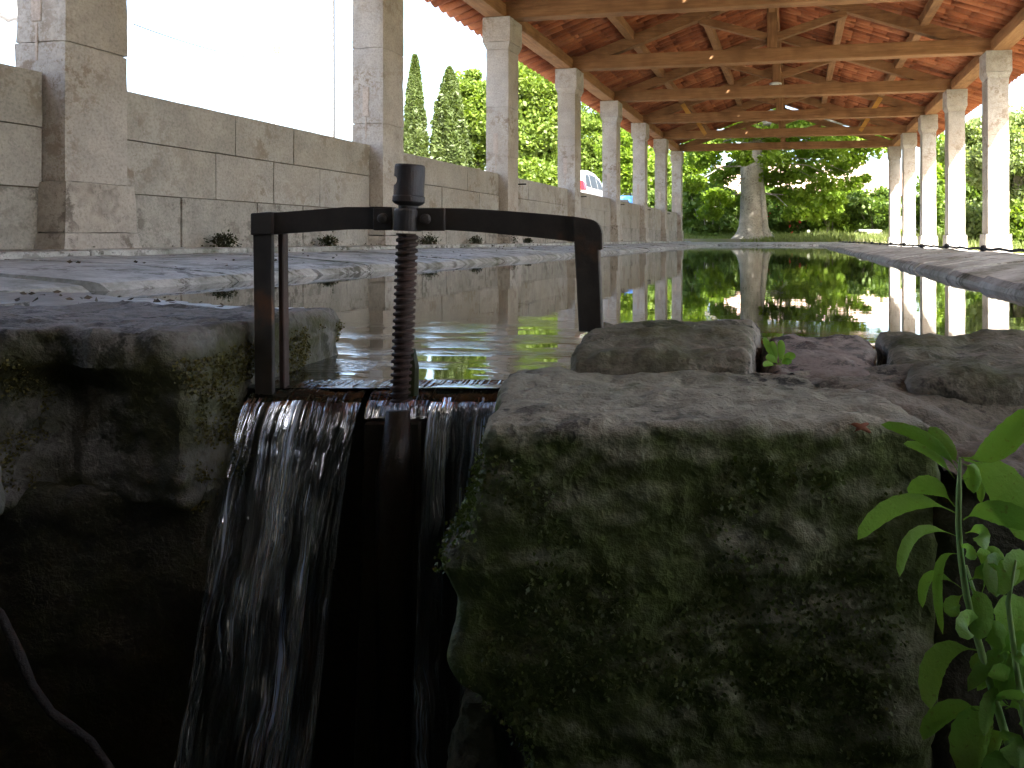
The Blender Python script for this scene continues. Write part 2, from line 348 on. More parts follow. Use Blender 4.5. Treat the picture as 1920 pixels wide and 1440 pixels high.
# pool basin, walkway, water
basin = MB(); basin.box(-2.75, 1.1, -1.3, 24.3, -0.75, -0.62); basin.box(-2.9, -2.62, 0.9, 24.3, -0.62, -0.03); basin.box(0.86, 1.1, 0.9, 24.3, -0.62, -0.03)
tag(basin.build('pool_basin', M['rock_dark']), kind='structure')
wv = [Wc(1.3, 0.90, 0), Wc(-0.10, 0.955, 0), Wc(-0.55, 0.955, 0), Vector((-1.1, 0.9, 0)), Vector((-2.75, 1.0, 0)), Vector((-2.75, 24.2, 0)), Vector((0.95, 24.2, 0)), Vector((0.95, 1.2, 0))]
tag(link('pool_water', mesh('pool_water', wv, [(1, 0, 7, 6, 5, 4, 3, 2)], M['water'])), 'still dark pool water mirroring the pillars and trees', kind='structure')

def displaced_sheet(name, f, nu, nv, mat, parent=None):
    v = [f(i / nu, j / nv) for j in range(nv + 1) for i in range(nu + 1)]
    fc = [(j * (nu + 1) + i, j * (nu + 1) + i + 1, (j + 1) * (nu + 1) + i + 1, (j + 1) * (nu + 1) + i) for j in range(nv) for i in range(nu)]
    return link(name, mesh(name, v, fc, mat, True), parent)

walk = empty('walkway'); tag(walk, kind='structure')
MB().box(-4.95, -3.62, -1.3, 26.2, -0.3, 0.125).build('walkway_base', M['rim'], walk)
MB().box(-3.62, -3.1, -1.3, 26.2, -0.3, 0.03).build('rim_footing', M['rim'], walk)
for i in range(24):
    y0 = -1.2 + i * 1.12; g = 0.006
    MB().box(-4.5, -3.575, y0 + g, y0 + 1.12 - g, 0.05, 0.135 + random.uniform(-.004, .006)).build('paving_slab', M['rim'], walk, bevel=0.008)
MB().box(-4.95, 1.45, 24.85, 26.2, -0.3, 0.10).build('end_footing', M['rim'], walk)

# sloping wash slabs round the pool
rim = empty('pool_rim'); tag(rim, kind='structure')
def slab_profile(xo, zo, xi, zi, xe):
    s = 1 if xi > xo else -1; pts = []
    for k in range(6):
        t = k / 5; pts.append((xo + (xi - xo) * t, zo + (zi - zo) * t + 0.012 * math.sin(math.pi * t)))
    for a in (25, 50, 75, 90):
        a = math.radians(a); r = abs(xe - xi); pts.append((xi + s * r * math.sin(a), zi - r * (1 - math.cos(a))))
    pts.append((xe, -0.16)); pts.append((xo, -0.16)); return pts
def slab(prof, y0, y1, skew, mat, axis='y'):
    n = len(prof); v = []; dz = random.uniform(-.006, .006); tilt = random.uniform(-.006, .006)
    for j, y in enumerate((y0, (y0 + y1) / 2, y1)):
        for k, (x, z) in enumerate(prof):
            yy = y + skew * (x - prof[0][0]); zz = z + dz + tilt * (j - 1) + (noise.noise((x * 7, yy * 5, 3)) * 0.007 if k < n - 1 else 0)
            v.append((x, yy, zz) if axis == 'y' else (yy, x, zz))
    f = [tuple(range(n)), tuple(range(3 * n - 1, 2 * n - 1, -1))]
    for j in range(2):
        for k in range(n): f.append((j * n + k, (j + 1) * n + k, (j + 1) * n + (k + 1) % n, j * n + (k + 1) % n))
    me = mesh('wash_slab', v, f, mat); bm = bmesh.new(); bm.from_mesh(me); bmesh.ops.recalc_face_normals(bm, faces=bm.faces); bm.to_mesh(me); bm.free()
    return link('wash_slab', me, rim)
pl = slab_profile(-3.57, 0.10, -2.56, 0.04, -2.45); pr = slab_profile(1.36, 0.10, 0.80, 0.045, 0.72)
y = 0.6
while y < 23.9:
    w = random.uniform(0.42, 0.78); slab(pl, y, min(y + w, 24.0) - 0.022, random.uniform(0.10, .22), M['rim']); y += w
y = 0.98
while y < 23.9:
    w = random.uniform(0.40, 0.7); slab(pr, y, min(y + w, 24.0) - 0.024, random.uniform(-.08, .0), M['rim']); y += w
pf = slab_profile(24.85, 0.10, 24.1, 0.04, 24.0); x = -3.57
while x < 1.3:
    w = random.uniform(0.7, 1.0); slab(pf, x, min(x + w, 1.36) - 0.012, 0.0, M['rim'], 'x'); x += w

# ------------------------------------------------------------------ pillars and parapet
S = 3.287
YK = [(k + 0.06) * S for k in range(0, 9)]
def frustum(mb, x0, x1, y0, y1, z0, X0, X1, Y0, Y1, z1):
    mb.hexa([(x0, y0, z0), (x1, y0, z0), (x1, y1, z0), (x0, y1, z0), (X0, Y0, z1), (X1, Y0, z1), (X1, Y1, z1), (X0, Y1, z1)])
def worn(me, amp, sub, seed):
    """subdivide and wear a block's faces and edges"""
    bm = bmesh.new(); bm.from_mesh(me)
    bmesh.ops.subdivide_edges(bm, edges=bm.edges[:], cuts=sub, use_grid_fill=True)
    bm.normal_update()
    for v in bm.verts:
        p = v.co * 1.0 + Vector((seed, seed * .37, 0))
        d = noise.fractal(p * 5, 1.0, 2.0, 4) * amp + noise.noise(p * 22) * amp * 0.4
        if len({tuple(round(c) for c in f.normal) for f in v.link_faces}) > 1: d -= amp * (0.5 + 0.9 * abs(noise.noise(p * 9)))
        v.co += v.normal * d
    bm.to_mesh(me); bm.free(); me.update(); return me
TOPZ = 3.37
def pillar(cx, k, zb, left, label):
    y0 = YK[k]; root = empty('stone_pillar', (cx, y0 + .24, zb)); tag(root, label, 'pillar', 'pillars along the wall side' if left else 'pillars along the garden side')
    near = left and k <= 3
    sub = 7 if near else 3; amp = 0.006
    b = MB(); frustum(b, cx - .215, cx + .215, y0 + .0, y0 + .47, zb + .10, cx - .205, cx + .205, y0 + .015, y0 + .455, zb + .385)
    me = worn(b.data('plinth', M['pillar_low']), amp, sub, k * 3.1 + cx); link('plinth', me, root)
    b = MB(); frustum(b, cx - .235, cx + .235, y0 - .025, y0 + .495, zb - .02, cx - .214, cx + .214, y0 + .003, y0 + .467, zb + .098)
    link('foot', worn(b.data('foot', M['pillar_low']), amp, sub, k * 2.3 + cx), root)
    zs = [zb + .386]; 
    while zs[-1] < 2.5: zs.append(zs[-1] + random.uniform(.62, .95))
    zs[-1] = TOPZ - .46
    for a, c in zip(zs[:-1], zs[1:]):
        dx = random.uniform(-.003, .003)
        b = MB(); b.box(cx - .17 + dx, cx + .17 + dx, y0 + .04, y0 + .44, a + .002, c - .002)
        link('shaft', worn(b.data('shaft', M['pillar']), amp, sub + (2 if near else 0), a * 5 + k), root)
    MB().box(cx - .155, cx + .155, y0 + .055, y0 + .425, zb + .3, TOPZ - .3).build('core', M['pillar'], root)
    b = MB(); frustum(b, cx - .168, cx + .168, y0 + .042, y0 + .438, TOPZ - .459, cx - .205, cx + .205, y0 + .002, y0 + .478, TOPZ - .36)
    link('neck', worn(b.data('neck', M['pillar']), amp * .6, 3, k + cx), root)
    b = MB(); b.box(cx - .21, cx + .21, y0, y0 + .48, TOPZ - .359, TOPZ)
    link('capital', worn(b.data('capital', M['pillar']), amp, sub, k * 7 + cx), root)
    if left and k >= 1:
        z0 = 1.42
        MB().box(cx - .055, cx + .015, y0 + .034, y0 + .05, z0, z0 + .29).build('mortar_patch', M['patch'], root, bevel=0.004)
        MB().box(cx - .03, cx - .012, y0 + .036, y0 + .05, z0 - .22, z0 - .01).build('mortar_streak', M['patch'], root, bevel=0.003)
ORD = ['', 'first', 'second', 'third', 'fourth', 'fifth', 'sixth', 'seventh', 'eighth']
for k in range(1, 9):
    lab = {1: 'wide grey-beige stone pillar at far left with a pale plinth', 2: 'stone pillar with sealed slot just behind the screw spindle'}.get(k, f'{ORD[k]} stone pillar on the parapet side, counted from the left edge')
    pillar(-4.19, k, 0.13, True, lab)
for k in range(3, 9):
    lab = 'sunlit stone pillar outside the right edge of the frame' if k == 3 else f'{ORD[k-3]} sunlit stone pillar on the garden side, counted from the right edge'
    pillar(3.38, k, -0.10, False, lab)
for k in (0, 1, 2): pillar(3.38, k, -0.10, False, f'stone pillar on the garden side behind the right of the frame, {["beside the camera","one bay ahead","two bays ahead"][k]}')

ZC = [0.125, 0.48, 0.82, 1.133]
def parapet(k, label):
    y0 = YK[k] + .445; y1 = YK[k + 1] + .035; root = empty('parapet_wall', (-4.31, (y0 + y1) / 2, 0.12)); tag(root, label, 'wall', 'parapet walls between the pillars')
    MB().box(-4.43, -4.185, y0 + .004, y1 - .004, 0.10, 1.10).build('mortar_core', M['mortar'], root)
    for c in range(3):
        cuts = [y0]
        while cuts[-1] < y1 - 0.55:
            cuts.append(cuts[-1] + (random.uniform(.5, .75) if c == 0 else random.uniform(.6, 1.15)))
        if y1 - cuts[-1] < .3 and len(cuts) > 1: cuts[-1] = y1
        else: cuts.append(y1)
        for a, b_ in zip(cuts[:-1], cuts[1:]):
            dx = random.uniform(-.004, .005); g = random.uniform(.0015, .0045)
            m = MB(); m.box(-4.46, -4.16 + dx, a + g, b_ - g, ZC[c] + g * .6, ZC[c + 1] - g * .6)
            me = m.data('stone_block', M['wall_low'] if c == 0 else M['wall'])
            if k <= 3: worn(me, 0.004, 5, a * 3 + c)
            link('stone_block', me, root)
        
for k in range(0, 8):
    lab = ['ashlar parapet wall cut by the left edge of the photo', 'long ashlar parapet wall between the two nearest wall-side pillars', 'ashlar parapet wall behind the spindle head, below the cypresses'][k] if k < 3 else f'{ORD[k-2]} bay of parapet wall past the cypresses, counting away'
    parapet(k, lab)
MB().box(-4.46, -4.16, -1.2, YK[0] + .03, .125, 1.13).build('stone_block', M['wall'], bpy.data.objects['parapet_wall'])

for k in range(3, 8):   # iron rods sticking out of the wall
    y = YK[k] + .62; o = MB().bar((-4.2, y, 1.02), (-3.96, y - .02, 1.02), .018, .018).build('iron_rod', M['black'])
    tag(o, f'black iron rod jutting from the wall beside the {ORD[k]} wall-side pillar', 'iron rod', 'iron rods in the parapet')

# unseen gable wall added behind the camera to cut light from the rear
g = MB(); g.box(-4.45, 3.6, -1.62, -1.32, -0.1, 3.4)
b_ = len(g.v); g.v += [Vector(p) for p in ((-4.45, -1.60, 3.4), (3.6, -1.60, 3.4), (-.4, -1.60, 4.97), (-4.45, -1.34, 3.4), (3.6, -1.34, 3.4), (-.4, -1.34, 4.97))]
g.f += [(b_, b_ + 1, b_ + 2), (b_ + 5, b_ + 4, b_ + 3), (b_ + 1, b_ + 4, b_ + 5, b_ + 2), (b_ + 3, b_, b_ + 2, b_ + 5)]
tag(g.build('added_end_wall', M['wall']), 'unseen stone end wall added to keep rear light off the foreground', 'wall')

# ------------------------------------------------------------------ roof
RX = -0.4; RP = 0.35; ZE = 3.60
def under(x): return ZE + RP * (4.0 - abs(x - RX))
TRUSS = [YK[k] + .24 for k in range(0, 9)]
far_words = ['over the camera', 'above the nearest wall-side pillar', 'above the second wall-side pillar', 'at the top edge of the photo, nearest one in view', 'second nearest in view', 'third nearest in view, with a white nest on it', 'fourth in view', 'second to last, with new orange braces', 'last one, framing the plane tree']
for k, y in enumerate(TRUSS):
    root = empty('roof_truss', (RX, y, TOPZ)); tag(root, 'timber king-post roof truss ' + far_words[k], 'truss', 'king-post trusses')
    me = MB().box(-4.34, 3.53, y - .11, y + .11, TOPZ + .003, TOPZ + .25).data('tie_beam', M['wood_x']); link('tie_beam', worn(me, .008, 6, k), root)
    for s in (-1, 1):
        xa = RX + s * 3.75; xb = RX + s * .06
        MB().bar((xa, y, under(xa) - .23), (xb, y, under(xb) - .25), .17, .20).build('rafter', M['wood_x'], root, bevel=.008)
        xs = RX + s * 1.3
        MB().bar((RX + s * .09, y, TOPZ + .46), (xs, y, under(xs) - .35), .13, .13).build('strut', M['wood_x'], root, bevel=.006)
        if k < 8: MB().bar((RX, y + .1, 4.28), (RX, y + .95, under(RX) - .22), .10, .11, Vector((1, 0, 0))).build('ridge_brace', M['wood_y'], root, bevel=.006) if s > 0 else None
        if k > 0 and s < 0: MB().bar((RX, y - .1, 4.28), (RX, y - .95, under(RX) - .22), .10, .11, Vector((1, 0, 0))).build('ridge_brace', M['wood_y'], root, bevel=.006)
        if k in (6, 7):
            xs = RX + s * 2.6
            MB().bar((xs - s * .25, y - .05, under(xs) - .62), (xs, y - .05, under(xs) - .22), .12, .12).build('new_brace', M['wood_new'], root, bevel=.005)
    MB().box(RX - .09, RX + .09, y - .09, y + .09, TOPZ + .252, under(RX) - .16).build('king_post', M['wood_z'], root, bevel=.008)

roof = empty('tiled_roof', (RX, 12, 3.6)); tag(roof, 'long open terracotta tile roof seen from below over the pool', 'roof')
YA, YB = -1.7, 27.3
def purlin(name, x, z, w, h):
    ys = [YA] + TRUSS[1::2] + [YB]
    for a, b in zip(ys[:-1], ys[1:]):
        me = MB().box(x - w / 2, x + w / 2, a + .002, b - .002, z - h, z).data(name, M['wood_y']); link(name, worn(me, .006, 4, a + x), roof)
for d in (-2.6, -1.28, 1.28, 2.6):
    purlin('purlin', RX + d, under(RX + d) - .035, .15, .17)
purlin('ridge_beam', RX, under(RX) - .02, .16, .2)
for x0, x1 in ((-4.36, -4.08), (3.27, 3.55)):
    for k in range(0, 8):
        a, b = TRUSS[k] + .115, TRUSS[k + 1] - .115
        me = MB().box(x0, x1, a, b, TOPZ + .002, TOPZ + .20).data('wall_plate', M['wood_y']); link('wall_plate', worn(me, .007, 4, k + x0), roof)

# canal tiles: channel (hollow up) and cover (hollow down)
def tile_mesh(cover):
    n = 6; L = 0.46; v = []; f = []
    r0, r1 = (0.080, 0.090) if cover else (0.092, 0.086); th = 0.013
    for t, r in ((0, r0), (1, r1)):   # t=0 upper end
        for rr in (r, r - th):
            for k in range(n + 1):
                a = math.pi * k / n; x = -math.cos(a) * rr; z = math.sin(a) * rr * (0.75 if cover else -0.80)
                v.append((x, -t * L, z))
    m = n + 1
    def q(a, b, c, d): f.append((a, b, c, d))
    for k in range(n):
        q(k, k + 1, 2 * m + k + 1, 2 * m + k); q(m + k + 1, m + k, 3 * m + k, 3 * m + k + 1)
        q(k + 1, k, m + k, m + k + 1); q(2 * m + k, 2 * m + k + 1, 3 * m + k + 1, 3 * m + k)
    for e in (0, n): q(e, 2 * m + e, 3 * m + e, m + e)
    me = mesh('cover_tile' if cover else 'roof_tile', v, f, M['tile'], True)
    bm = bmesh.new(); bm.from_mesh(me); bmesh.ops.recalc_face_normals(bm, faces=bm.faces); bm.to_mesh(me); bm.free()
    return me
TM = {0: tile_mesh(False), 1: tile_mesh(True)}
tv = {c: np.array([p.co[:] for p in TM[c].vertices]) for c in TM}; tf = {c: [tuple(p.vertices) for p in TM[c].polygons] for c in TM}
PITCH = math.atan(RP); placed = []
SP = 0.235
for s in (-1, 1):
    run = 4.56 if s < 0 else 4.74          # horizontal run from ridge to eave
    L = run / math.cos(PITCH); step = 0.37; nrow = int(math.ceil((L - .46) / step)) + 1
    for iy in range(int((YB - YA) / SP)):
        yy = YA + .1 + iy * SP
        for r in range(nrow):
            dist = max(0.02, L - 0.46 - r * step)      # distance of upper end from ridge along slope
            for cover in (0, 1):
                jy = random.uniform(-.010, .010); jz = random.uniform(-.004, .004)
                y = yy + (SP / 2 if cover else 0) + jy
                X = RX + s * dist * math.cos(PITCH)
                zz = under(RX) - dist * math.sin(PITCH) + (0.085 if not cover else 0.075) + jz
                rot = Matrix(((0, s * -1 * math.cos(PITCH), s * math.sin(PITCH)), (s * 1.0, 0, 0), (0, math.sin(PITCH), math.cos(PITCH))))
                # local -Y runs down the slope
                rot = Matrix(((0, -s * math.cos(PITCH), s * math.sin(PITCH)), (s, 0, 0), (0, math.sin(PITCH), math.cos(PITCH)))) @ Matrix.Rotation(random.uniform(-.02, .02), 3, 'Z') @ Matrix.Rotation(0.014, 3, 'X')
                placed.append((cover, rot, Vector((X, y, zz))))
def vis_size(p):
    if p[0] == 1: return -1
    c = p[2]; rel = c - Vector((0, 0, CAMZ)); zc = rel.dot(FWD)
    if zc < 2: return -1
    px = PX + rel.dot(RGT) * F / zc; py = PY - rel.z * F / zc
    if not (-10 < px < 1930 and -5 < py < 1440): return -1
    return 1 / zc
order = sorted(range(len(placed)), key=lambda i: -vis_size(placed[i])); single = set(i for i in order[:290] if vis_size(placed[i]) > 0)
bigv = []; bigf = []; base = 0
for i, (c, R, t) in enumerate(placed):
    if i in single:
        o = bpy.data.objects.new('roof_tile', TM[0]); COL.objects.link(o); o.parent = roof; o.matrix_parent_inverse = Matrix.Translation(-roof.location)
        o.matrix_local = Matrix.Translation(t) @ R.to_4x4(); o.matrix_basis = Matrix.Translation(t) @ R.to_4x4()
    else:
        vv = tv[c] @ np.array(R.transposed()) + np.array(t); bigv.append(vv); bigf += [tuple(k + base for k in f) for f in tf[c]]; base += len(vv)
me = bpy.data.meshes.new('tile_courses'); me.from_pydata(np.concatenate(bigv).tolist(), [], bigf); me.materials.append(M['tile'])
me.polygons.foreach_set('use_smooth', [True] * len(me.polygons)); me.update()
tag(link('tile_courses', me, roof), kind='stuff')

# bird net stretched under the rafters
net = MB()
def ribbon(a, b, w=.0013):
    net.bar(a, b, w, w)
ys = np.arange(TRUSS[2], TRUSS[8], 0.11)
for s in (-1, 1):
    for y in ys:
        xa, xb = RX + s * 3.5, RX + s * .12
        ribbon((xa, y, under(xa) - .36), (xb, y, under(xb) - .38))
    for d in np.arange(.2, 3.5, .11):
        x = RX + s * d; ribbon((x, TRUSS[2], under(x) - .37), (x, TRUSS[8], under(x) - .37))
tag(net.build('bird_net', M['wire']), 'fine square wire bird net stretched under the tiles', 'net')

# little white nest on the fifth tie beam
nm = MB(); c = Vector((RX - .02, TRUSS[5] - .02, TOPZ + .25)); nm.lathe(c, [(.10, 0), (.14, .03), (.135, .055), (.09, .07)], 14)
tag(nm.build('bird_nest', M['white'], smooth=True), 'small white nest cup sitting on a tie beam', 'nest')

# ------------------------------------------------------------------ rocks
def rock(name, c8, dims, amp, rnd, seed, mat, res=0.012, label=None, cat='stone', shape=None, freq=9, parent=None, strat=0.0):
    """c8: 4 bottom + 4 top corners; rounded block mapped trilinearly, then worn by noise"""
    lx, ly, lz = dims; c = [Vector(p) for p in c8]
    nx, ny, nz = (max(3, int(l / res)) for l in dims)
    bm = bmesh.new(); idx = {}
    def vert(i, j, k):
        key = (i, j, k)
        if key in idx: return idx[key]
        p = Vector((i / nx - .5, j / ny - .5, k / nz - .5)); P = Vector((p.x * lx, p.y * ly, p.z * lz))
        h = Vector((lx / 2, ly / 2, lz / 2)); q = Vector(tuple(max(-(h[a] - rnd), min(h[a] - rnd, P[a])) for a in range(3)))
        d = P - q
        if d.length > 1e-9: P = q + d.normalized() * min(d.length, rnd)
        u, v, w = P.x / lx + .5, P.y / ly + .5, P.z / lz + .5
        bot = (c[0] * (1 - u) + c[1] * u) * (1 - v) + (c[3] * (1 - u) + c[2] * u) * v
        top = (c[4] * (1 - u) + c[5] * u) * (1 - v) + (c[7] * (1 - u) + c[6] * u) * v
        o = bot * (1 - w) + top * w
        if shape: o = shape(o, u, v, w)
        idx[key] = bm.verts.new(o); return idx[key]
    def face(a, b, c_, d): bm.faces.new((vert(*a), vert(*b), vert(*c_), vert(*d)))
    for i in range(nx):
        for j in range(ny):
            face((i, j, 0), (i, j + 1, 0), (i + 1, j + 1, 0), (i + 1, j, 0)); face((i, j, nz), (i + 1, j, nz), (i + 1, j + 1, nz), (i, j + 1, nz))
    for i in range(nx):
        for k in range(nz):
            face((i, 0, k), (i + 1, 0, k), (i + 1, 0, k + 1), (i, 0, k + 1)); face((i, ny, k), (i, ny, k + 1), (i + 1, ny, k + 1), (i + 1, ny, k))
    for j in range(ny):
        for k in range(nz):
            face((0, j, k), (0, j, k + 1), (0, j + 1, k + 1), (0, j + 1, k)); face((nx, j, k), (nx, j + 1, k), (nx, j + 1, k + 1), (nx, j, k + 1))
    bm.normal_update(); offs = []
    sv = Vector((seed * 1.7, seed * 3.1, seed * .9))
    for v in bm.verts:
        p = v.co + sv
        d = noise.fractal(p * freq, 0.9, 2.1, 5) * amp + noise.ridged_multi_fractal(p * freq * 2.6, 0.8, 2.2, 4, 1.0, 2.0) * amp * -.28
        vd, _ = noise.voronoi(p * freq * 1.5)
        d += noise.fractal(p * 60, 0.8, 2.0, 2) * .0014 + (vd[0] - .35) * amp * .45
        if strat:   # bedding: shallow horizontal ledges
            d += strat * noise.noise(Vector((p.x * 3, p.y * 3, p.z * 42)))
        offs.append(v.normal * d)
    for v, o in zip(bm.verts, offs): v.co += o
    me = bpy.data.meshes.new(name); bm.to_mesh(me); bm.free(); me.materials.append(mat)
    me.polygons.foreach_set('use_smooth', [True] * len(me.polygons))
    me.set_sharp_from_angle(angle=math.radians(34))
    o = link(name, me, parent)
    if label: tag(o, label, cat)
    return o
def box8(f0, f1, b1, b0, zb, zt):   # four plan points (xc,zc[,zt]) front-left, front-right, back-right, back-left
    P = [f0, f1, b1, b0]
    return [Wc(p[0], p[1], zb) for p in P] + [Wc(p[0], p[1], p[2] if len(p) > 2 else zt) for p in P]

# big block at the right of the outflow channel, with a nose on its channel side
def front_shape(o, u, v, w):
    side = max(0, 1 - u * 4.5); z = o.z; push = 0
    for zc0, wd, am in ((-0.046, 0.026, 0.026), (-0.112, .036, .024)):
        push += am * math.exp(-((z - zc0) / wd) ** 2)
    push -= 0.035 * max(0, min(1, (-.135 - z) / .05)) * (1 if z < -.135 else 0)
    o = o - RGT * push * side
    fr = max(0, 1 - v * 5)
    o = o + FWD * fr * (0.0025 * max(0, min(1, (-.050 - z) / .010)) + .008 * max(0, min(1, (-.17 - z) / .02)))
    return o
BLOCK = rock('stone_block', box8((-.132, .535), (.205, .535), (.165, .755), (-.150, .755), -.40, .0595), (.33, .22, .46), .0055, .013, 3, M['rock_moss'], .0036,
     'tall mossy limestone block at the lower right beside the waterfall', 'stone', front_shape, 15, strat=.0022)
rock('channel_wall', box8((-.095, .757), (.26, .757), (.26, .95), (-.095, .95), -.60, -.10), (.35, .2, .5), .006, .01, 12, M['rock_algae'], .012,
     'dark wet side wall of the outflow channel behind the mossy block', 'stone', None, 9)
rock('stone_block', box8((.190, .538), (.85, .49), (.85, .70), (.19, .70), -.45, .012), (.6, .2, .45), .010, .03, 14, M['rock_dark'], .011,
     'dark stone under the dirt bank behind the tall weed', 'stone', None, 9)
# rim stones of the near end
rock('rim_stone', box8((-.098, .735, .080), (.095, .735, .079), (.128, .965, .088), (-.088, .965, .086), -.30, .08), (.20, .23, .38), .008, .02, 21, M['rock'], .0055,
     'flat grey rim stone carrying the right post of the sluice', 'stone', None, 14, strat=.004)
rock('rim_stone', box8((.102, .70, .062), (.205, .70, .060), (.272, .955, .074), (.130, .955, .074), -.30, .06), (.12, .25, .36), .007, .02, 27, M['rock_red'], .0055,
     'lower reddish rim stone behind the small green weed', 'stone', None, 14)
rock('rim_stone', box8((.215, .66, .074), (.62, .60, .066), (.66, .93, .078), (.277, .955, .077), -.30, .07), (.38, .28, .37), .010, .02, 33, M['rock'], .007,
     'broad rough rim stone at the right edge by the water', 'stone', None, 12, strat=.005)
rock('rim_stone', box8((.625, .58, .068), (1.5, .55, .068), (1.6, 1.0, .09), (.668, .93, .085), -.30, .07), (.85, .4, .37), .012, .02, 38, M['rock'], .02,
     'rim stone hidden past the right edge joining the side slabs', 'stone', None, 9)
# dirt bank at the right
def dirt(u, v):
    xc = (.232 - .11 * v) + u * .75; zc = .495 + v * .24
    z = .012 + .05 * v ** .8 + .010 * math.sin(u * 11 + 1) * (1 - v) + .022 * noise.fractal(Vector((u * 6, v * 3, 2)), 1, 2, 5)
    return Wc(xc, zc, z)
o = displaced_sheet('dirt_bank', dirt, 90, 60, M['dirt']); tag(o, kind='structure')
# left channel stone
def left_shape(o, u, v, w):
    z = o.z; front = max(0, 1 - v * 3)
    rec = max(0, min(1, (0.045 - z) / .03)) * .045 * front * max(0, noise.noise(Vector((u * 4.0 + 1.3, 3, 0))) + .35)
    o = o + FWD * rec
    o = o + FWD * .035 * max(0, noise.noise(Vector((u * 7, 0, w * 1.5)))) * front
    return o
rock('channel_stone', box8((-1.30, .80, .100), (-.530, .835, .094), (-.532, 1.245, .078), (-1.30, 1.30, .082), -.12, .09), (.78, .43, .21), .009, .018, 41, M['rock_left'], .006,
     'big dark stone left of the waterfall with mossy channel side', 'stone', left_shape, 9, strat=.003)
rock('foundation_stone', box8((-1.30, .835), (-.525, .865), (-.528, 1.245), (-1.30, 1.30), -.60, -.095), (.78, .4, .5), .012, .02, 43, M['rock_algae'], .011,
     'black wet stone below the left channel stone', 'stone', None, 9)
def moss_on(o, n_dir, thr, dens, size, zlo, zhi, seed, mat):
    r = np.random.default_rng(seed); pts = []
    for v in o.data.vertices:
        if v.normal.dot(n_dir) > .45 and zlo < v.co.z < zhi and noise.fractal(v.co * 14 + Vector((seed, 0, 0)), 1, 2, 3) > thr:
            for _ in range(dens): pts.append(np.array(v.co) + np.array(v.normal) * r.uniform(.0, .003) + r.normal(0, .0028, 3))
    if pts: tag(link('moss', leaves_mesh('moss', np.array(pts), size, mat, seed, elong=1.4), o), kind='stuff')
# wet near rim left of the channel
def pave(u, v):
    a = Wc(-.56, 1.18, .068); b = Wc(-.98, 2.05, -.012); c = Wc(-2.35, 3.05, -.012); d = Wc(-2.6, 1.1, .085)
    p = (a * (1 - u) + d * u) * (1 - v) + (b * (1 - u) + c * u) * v
    p.z = p.z + .012 * noise.fractal(Vector((p.x * 4, p.y * 4, 1)), 1, 2, 5) * (1 - .5 * v) + .010 * math.sin(math.pi * v)
    return p
tag(displaced_sheet('wet_paving', pave, 110, 60, M['paving']), kind='structure')
nf = empty('near_floor'); tag(nf, kind='structure')
MB().box(-4.9, -1.45, -1.3, 1.2, -.4, .07).build('floor_slab', M['paving'], nf)
def cbox(x0, x1, c0, c1, z0, z1): return MB().hexa([Wc(x0, c0, z0), Wc(x1, c0, z0), Wc(x1, c1, z0), Wc(x0, c1, z0), Wc(x0, c0, z1), Wc(x1, c0, z1), Wc(x1, c1, z1), Wc(x0, c1, z1)])
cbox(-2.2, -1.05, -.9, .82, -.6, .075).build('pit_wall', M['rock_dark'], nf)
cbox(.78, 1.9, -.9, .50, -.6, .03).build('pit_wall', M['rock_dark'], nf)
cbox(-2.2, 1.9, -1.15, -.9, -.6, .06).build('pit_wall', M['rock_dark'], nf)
cv = empty('foreground_shade', Wc(0, -.5, .1)); tag(cv, 'unseen added stone footbridge over the outflow channel behind the viewpoint', 'light_blocker')  # slab and piers added out of view to hold light off the foreground
cbox(-1.7, 1.7, -1.0, -.12, .74, .88).build('blocker_slab', M['rock_dark'], cv)
cbox(-1.7, -1.3, -1.0, -.12, .07, .739).build('blocker_pier', M['rock_dark'], cv)
cbox(1.2, 1.7, -1.0, -.45, .03, .739).build('blocker_pier', M['rock_dark'], cv)
MB().box(1.38, 1.6, -1.3, 1.1, -.4, .03).build('floor_slab', M['paving'], nf)
# pale stone at the left edge
rock('pit_stone', [W(-300, 1060, .50), W(-26, 1060, .50), W(36, 960, .62), W(-260, 960, .62), W(-260, 800, .50), W(-50, 815, .50), W(-34, 770, .62), W(-260, 770, .62)], (.12, .12, .10), .008, .02, 51, M['rock_left'], .006,
     'pale lichened stone peeping in at the left edge', 'stone', None, 14)
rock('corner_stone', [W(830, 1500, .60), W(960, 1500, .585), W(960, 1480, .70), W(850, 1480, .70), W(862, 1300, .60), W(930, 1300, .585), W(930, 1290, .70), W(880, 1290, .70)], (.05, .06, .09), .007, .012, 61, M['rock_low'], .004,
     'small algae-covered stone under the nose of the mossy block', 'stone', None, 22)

# weir and channel floor
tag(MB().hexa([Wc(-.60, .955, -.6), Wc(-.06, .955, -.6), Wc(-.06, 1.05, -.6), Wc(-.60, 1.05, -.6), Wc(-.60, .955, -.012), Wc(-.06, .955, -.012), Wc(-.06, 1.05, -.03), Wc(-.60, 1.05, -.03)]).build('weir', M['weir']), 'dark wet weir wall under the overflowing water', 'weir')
tag(link('channel_water', mesh('channel_water', [Wc(-.7, -.95, -.52), Wc(.5, -.95, -.52), Wc(.5, .96, -.52), Wc(-.7, .96, -.52)], [(0, 1, 2, 3)], M['water'])), kind='structure')

